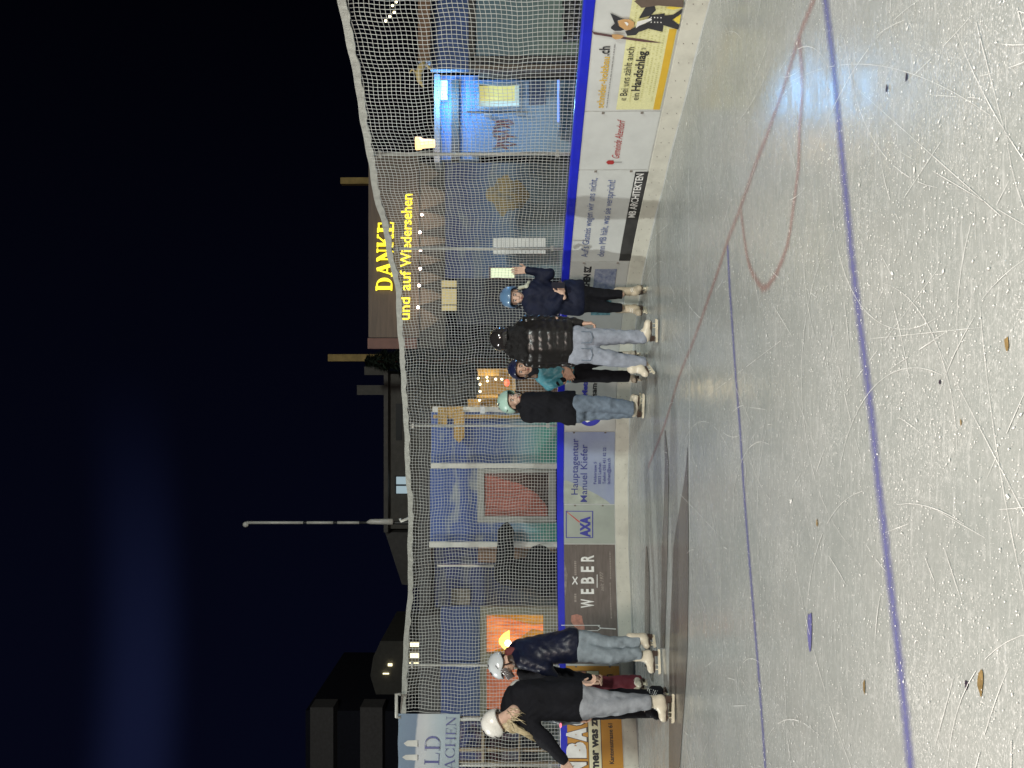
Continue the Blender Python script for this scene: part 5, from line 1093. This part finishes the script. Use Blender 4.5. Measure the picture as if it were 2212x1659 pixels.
# --- P5: mint helmet
p = Person('skater in mint green helmet, black jacket and blue jeans looking right', 9.0, (1392, 885), 5); J = p.J
p.cloth('jacket', [cone(J(1142, 868, -.04), J(1218, 868, -.03), .11, .12), cone(J(1145, 890, .04), J(1222, 890, .04), .11, .12), cone(J(1134, 880, .0), J(1138, 880, .0), .085, .1), cone(J(1140, 899, .05), J(1185, 897, .05), .075, .07), cone(J(1185, 897, .05), J(1225, 882, -.05), .065, .055), cone(J(1140, 862, -.09), J(1185, 858, -.14), .07, .065), cone(J(1185, 858, -.14), J(1224, 868, -.10), .06, .055), cone(J(1222, 884, .0), J(1232, 884, .0), .135, .14), cone(J(1230, 866, .0), J(1248, 866, .0), .12, .12), cone(J(1230, 898, .0), J(1248, 898, .0), .115, .115)], blk, .011, .05, .006, cut=1243)
p.cloth('jeans', [cone(J(1236, 875, .0), J(1245, 893, .0), .12, .12), cone(J(1245, 871, -.05), J(1310, 873, -.08), .105, .085), cone(J(1310, 873, -.08), J(1368, 882, -.05), .085, .082), cone(J(1245, 893, .05), J(1310, 890, .05), .1, .085), cone(J(1310, 890, .05), J(1366, 888, .04), .085, .082)], jean_m, .011, .03, .008, cut=1367)
p.head(J(1107, 867, -.02), (.50, -.85, -.12), (0, 0, 1), 1.1); p.hand(J(1216, 870, -.02), (.6, -.0, -.6), (0, -1, 0), 1.0, .9)
p.finish([cone(J(1120, 875, .0), J(1240, 884, 0), .05, .07), cone(J(1140, 863, -.09), J(1185, 858, -.14), .035, .035), cone(J(1185, 858, -.14), J(1215, 870, -.03), .03, .026), cone(J(1240, 892, .03), J(1362, 889, .05), .05, .04)], skin2)
p.helmet(mat('helmet_mint', (.36, .54, .46), .35, var=.05, coat=.3), None, True, 1.16)
p.cloth('hair', [cone(J(1112, 884, .05), J(1128, 884, .04), .05, .045)], haird, .009, .03, .005)
p.cloth('collar', [cone(J(1126, 874, -.03), J(1130, 882, .02), .07, .075)], blk, .01, .03, .006)
p.skate(J(1391, 902, .02), J(1393, 852, -.05), (0, 0, 1), .15, 1.05); p.skate(J(1386, 895, .22), J(1386, 850, .15), (0, 0, 1), .15, 1.0)
# --- P6: teal jacket child
p = Person('smiling child in navy helmet and teal jacket with clasped hands', 9.3, (1386, 795), 6); J = p.J
p.cloth('top', [cone(J(1153, 800, .0), J(1168, 800, 0), .1, .1), cone(J(1147, 798, .0), J(1150, 798, .0), .06, .065)], blk, .01, .03, .004)
p.cloth('jacket', [cone(J(1170, 792, .0), J(1226, 794, .0), .105, .11), cone(J(1172, 806, .0), J(1228, 806, .0), .105, .11), cone(J(1168, 818, .0), J(1186, 833, -.02), .06, .055), cone(J(1186, 833, -.02), J(1212, 825, -.12), .052, .045), cone(J(1168, 782, .0), J(1200, 775, -.05), .06, .05), cone(J(1200, 775, -.05), J(1224, 790, -.15), .05, .042), cone(J(1226, 800, 0), J(1232, 800, .0), .125, .125)], teal, .010, .04, .007, cut=1239)
p.cloth('trousers', [cone(J(1238, 793, .0), J(1240, 807, .0), .11, .11), cone(J(1245, 811, .0), J(1310, 813, .0), .085, .075), cone(J(1310, 813, .0), J(1355, 813, .0), .072, .07), cone(J(1245, 790, .02), J(1300, 778, .05), .085, .065), cone(J(1300, 778, .05), J(1340, 769, .05), .062, .055)], blk, .010, .03, .004, cut=1360)
p.head(J(1127, 797, -.02), (-.02, -1, -.03), (.05, 0, 1), 1.12); p.hand(J(1222, 818, -.14), (.75, -.1, -.35), (0, 1, 0), .5, 1.0); p.hand(J(1224, 797, -.17), (-.75, -.1, -.4), (0, 1, 0), .5, 1.0, -1)
p.finish([cone(J(1140, 798, .0), J(1238, 800, 0), .045, .06), cone(J(1170, 817, 0), J(1186, 833, -.02), .03, .03), cone(J(1186, 833, -.02), J(1222, 819, -.14), .03, .025), cone(J(1170, 782, 0), J(1200, 775, -.05), .03, .03), cone(J(1200, 775, -.05), J(1224, 797, -.17), .03, .025), cone(J(1240, 810, 0), J(1355, 813, 0), .05, .04)], skin)
p.helmet(mat('helmet_navy', (.012, .016, .05), .25, coat=.5), None, True, 1.12)
p.cloth('hair', [cone(J(1140, 808, .0), J(1158, 812, -.07), .03, .03), cone(J(1140, 786, .0), J(1158, 785, -.07), .03, .03)], mat('hair_mid_brown', (.10, .06, .04), .5, var=.3), .008, .02, .004)
p.cloth('sleeve_cuff', [cone(J(1207, 827, -.11), J(1218, 820, -.14), .04, .036)], blk, .008, .02, .002)
p.skate(J(1384, 815, .08), J(1387, 822, -.14), (0, 0, 1), .15, .95); p.skate(J(1383, 768, .10), J(1385, 762, -.10), (0, 0, 1), .15, .95)
# --- P7: black puffer from behind
p = Person('tall skater seen from behind in glossy black puffer jacket and pale blue jeans', 8.1, (1420, 745), 7); J = p.J
torso = []
for i in range(6):
    x = 1134 + i * 17.5; wdt = [.0, .01, .012, .01, .005, .0][i]
    torso += [cone(J(x, 712, .02), J(x, 762, .02), .118 + wdt, .118 + wdt)]
    torso += [cone(J(x + 2, 722, -.02), J(x + 2, 752, -.02), .115 + wdt, .115 + wdt)]
p.cloth('jacket_body', torso, puf, .008, .010, .003, cut=1236)
arm = []
for i in range(8):
    t_ = i / 7; x = 1138 + 100 * t_; y = 694 - 1 * math.sin(t_ * 3) ; arm.append(ell(J(x, y + 2 * t_, .0 + .02 * t_), .072 - .018 * t_, .072 - .018 * t_, .058))
arm.append(cone(J(1238, 696, .02), J(1254, 698, .02), .046, .040))
p.cloth('jacket_sleeve', arm, puf, .009, .014, .003); arm = []
for i in range(6):
    t_ = i / 5; arm2 = J(1140 + 70 * t_, 779 + 5 * math.sin(t_ * 3), .02 + .05 * t_); arm.append(ell(arm2, .07 - .012 * t_, .07 - .012 * t_, .06))
arm.append(cone(J(1212, 782, .08), J(1236, 785, .0), .05, .042))
p.cloth('jacket_sleeve', arm, puf, .009, .014, .003)
p.cloth('fur_hood', [cone(J(1110, 722, -.05), J(1110, 757, -.05), .085, .085), cone(J(1124, 722, -.07), J(1124, 758, -.07), .095, .095)], fur, .009, .03, .02)
mb = MB()
for i in range(900):
    a_ = random.uniform(0, 6.283); z_ = random.uniform(-1, 1); q_ = math.sqrt(1 - z_ * z_); c_ = J(1116, 740, -.05); d_ = Vector((q_ * math.cos(a_), q_ * math.sin(a_), z_)); b0_ = c_ + Vector((d_.x * .17, d_.y * .09, d_.z * .12)); e0_ = b0_ + (d_ + Vector((random.uniform(-.6, .6), random.uniform(-.6, .6), random.uniform(-.6, .6)))) * .035
    mb.tube([b0_, e0_], [.003, .0005], 3, False)
mb.build('fur_trim', fur, p.root)
p.cloth('jeans', [cone(J(1236, 727, .0), J(1238, 766, .0), .105, .105), cone(J(1248, 727, -.01), J(1254, 730, -.01), .11, .11), cone(J(1248, 764, -.01), J(1254, 762, -.01), .11, .11), cone(J(1256, 728, .0), J(1318, 728, .0), .105, .082), cone(J(1318, 728, .0), J(1388, 728, .0), .08, .072), cone(J(1256, 762, .0), J(1315, 774, -.02), .105, .082), cone(J(1315, 774, -.02), J(1388, 784, .05), .08, .07)], jean_l, .010, .025, .008, cut=1397)
p.cloth('pocket_seams', [cone(J(1256, 741, -.125), J(1276, 740, -.12), .004), cone(J(1256, 716, -.12), J(1276, 717, -.12), .004), cone(J(1276, 717, -.12), J(1280, 729, -.125), .004), cone(J(1280, 729, -.125), J(1276, 740, -.12), .004), cone(J(1256, 753, -.125), J(1276, 753, -.12), .004), cone(J(1256, 778, -.11), J(1276, 779, -.11), .004), cone(J(1276, 753, -.12), J(1280, 766, -.12), .004), cone(J(1280, 766, -.12), J(1276, 779, -.11), .004)], jean_m, .0035, .004, 0)
p.head(J(1091, 733, .0), (-.45, .85, -.1), (0, 0, 1), 1.05); p.hand(J(1258, 699, .02), (.05, -.1, -1), (-1, .2, 0), .9, 1.1)
p.finish([cone(J(1110, 738, .0), J(1240, 746, 0), .05, .08), cone(J(1138, 697, 0), J(1200, 692, 0), .035, .035), cone(J(1200, 692, 0), J(1257, 698, .02), .033, .026), cone(J(1140, 779, .02), J(1210, 782, .08), .035, .03), cone(J(1245, 728, 0), J(1390, 728, 0), .07, .045), cone(J(1245, 762, 0), J(1390, 785, .05), .07, .045)], skin)
p.helmet(mat('helmet_black_gloss', (.02, .018, .018), .14, coat=.6), None, False, 1.12, vents=False)
p.skate(J(1421, 738, .0), J(1421, 690, -.05), (0, 0, 1), .15, 1.08); p.skate(J(1398, 781, .10), J(1416, 806, -.06), (.35, .5, .9), .12, 1.05)
# --- P8: navy coat, blue helmet, raised hand
p = Person('skater in pale blue helmet and navy coat raising one hand', 8.92, (1393, 645), 8); J = p.J
p.cloth('coat', [cone(J(1150, 630, .0), J(1245, 634, .0), .115, .115), cone(J(1150, 655, .0), J(1245, 656, .0), .115, .12), cone(J(1138, 645, .0), J(1142, 645, .0), .075, .08), cone(J(1146, 668, .0), J(1190, 675, -.03), .07, .062), cone(J(1190, 675, -.03), J(1214, 640, -.16), .058, .045), cone(J(1155, 618, .0), J(1186, 592, -.02), .068, .062), cone(J(1186, 592, -.02), J(1140, 584, -.03), .06, .042), cone(J(1230, 622, .02), J(1252, 622, .02), .1, .095), cone(J(1245, 630, 0), J(1252, 655, 0), .115, .115), cone(J(1225, 665, 0), J(1248, 668, 0), .08, .08)], nvy, .011, .04, .006, cut=1262)
p.cloth('trousers', [cone(J(1256, 634, .0), J(1258, 657, .0), .1, .1), cone(J(1265, 634, .0), J(1310, 636, .0), .085, .062), cone(J(1310, 636, .0), J(1342, 636, .0), .06, .052), cone(J(1265, 659, .0), J(1310, 664, .0), .085, .062), cone(J(1310, 664, .0), J(1340, 665, .0), .06, .052)], blk, .011, .03, .004, cut=1344)
p.head(J(1111, 642, .0), (-.18, -1, -.22), (.03, 0, 1), 1.05); p.hand(J(1138, 584, -.03), (-.02, -.05, 1), (-.3, -1, 0), .25, 1.05); p.hand(J(1215, 633, -.18), (.7, -.1, .25), (0, 1, .3), 1.0, 1.05)
p.finish([cone(J(1125, 643, .0), J(1250, 645, 0), .045, .07), cone(J(1148, 668, 0), J(1190, 675, -.03), .035, .033), cone(J(1190, 675, -.03), J(1215, 635, -.18), .033, .025), cone(J(1155, 620, 0), J(1186, 592, -.02), .035, .033), cone(J(1186, 592, -.02), J(1139, 584, -.03), .033, .025), cone(J(1255, 635, 0), J(1342, 636, 0), .05, .04), cone(J(1255, 658, 0), J(1340, 665, 0), .05, .04)], skin2)
p.helmet(mat('helmet_blue', (.10, .20, .34), .35, var=.15, coat=.3), None, True, 1.16)
p.cloth('white_scarf', [cone(J(1122, 622, -.03), J(1138, 618, -.08), .022, .02), cone(J(1138, 618, -.08), J(1142, 610, -.06), .02, .018)], mat('scarf_pale', (.45, .47, .38), .8), .007, .02, .003)
beige = mat('boot_beige_patch', (.44, .38, .28), .5, var=.3, vs_=10)
p.skate(G(1394, 633), G(1401, 620), (0, 0, 1), .25, 1.05, beige); p.skate(G(1393, 663), G(1400, 677), (0, 0, 1), .25, 1.05, beige)
mb = MB(); c = J(1206, 616, -.26); mb.box(c - Vector((.035, .006, .075)), c + Vector((.035, .006, .075))); tag(mb.build('mobile_phone', mat('phone_black', (.02, .02, .03), .15), None, bev=.004), 'dark phone held at the waist of the navy coated skater', 'phone')
# black tarpaulin heap
def Jb(x, y, dd=0): return P(x, y, 12.0 + dd)
V, F = surface([cone(Jb(1096, 1129), Jb(1093, 1150, .05), .02, .12), cone(Jb(1093, 1150, .05), Jb(1090, 1240, .1), .12, .16), cone(Jb(1090, 1235, .1), Jb(1125, 1250, .1), .16, .18), cone(Jb(1165, 1205, .05), Jb(1175, 1260, .05), .2, .2), cone(Jb(1120, 1235, .1), Jb(1160, 1235, .1), .2, .22), cone(Jb(1180, 1230), (Jb(1180, 1230).x, Jb(1180, 1230).y, .05), .25, .28)], .02, .06, .012, 3)
me = mesh_of([(V, F)]); tag(link('tarpaulin_heap', me, blk, None, True), 'black tarpaulin wrapped shape with a pointed tip beside the painted booth', 'covered heap')
print('objects', len(bpy.data.objects))
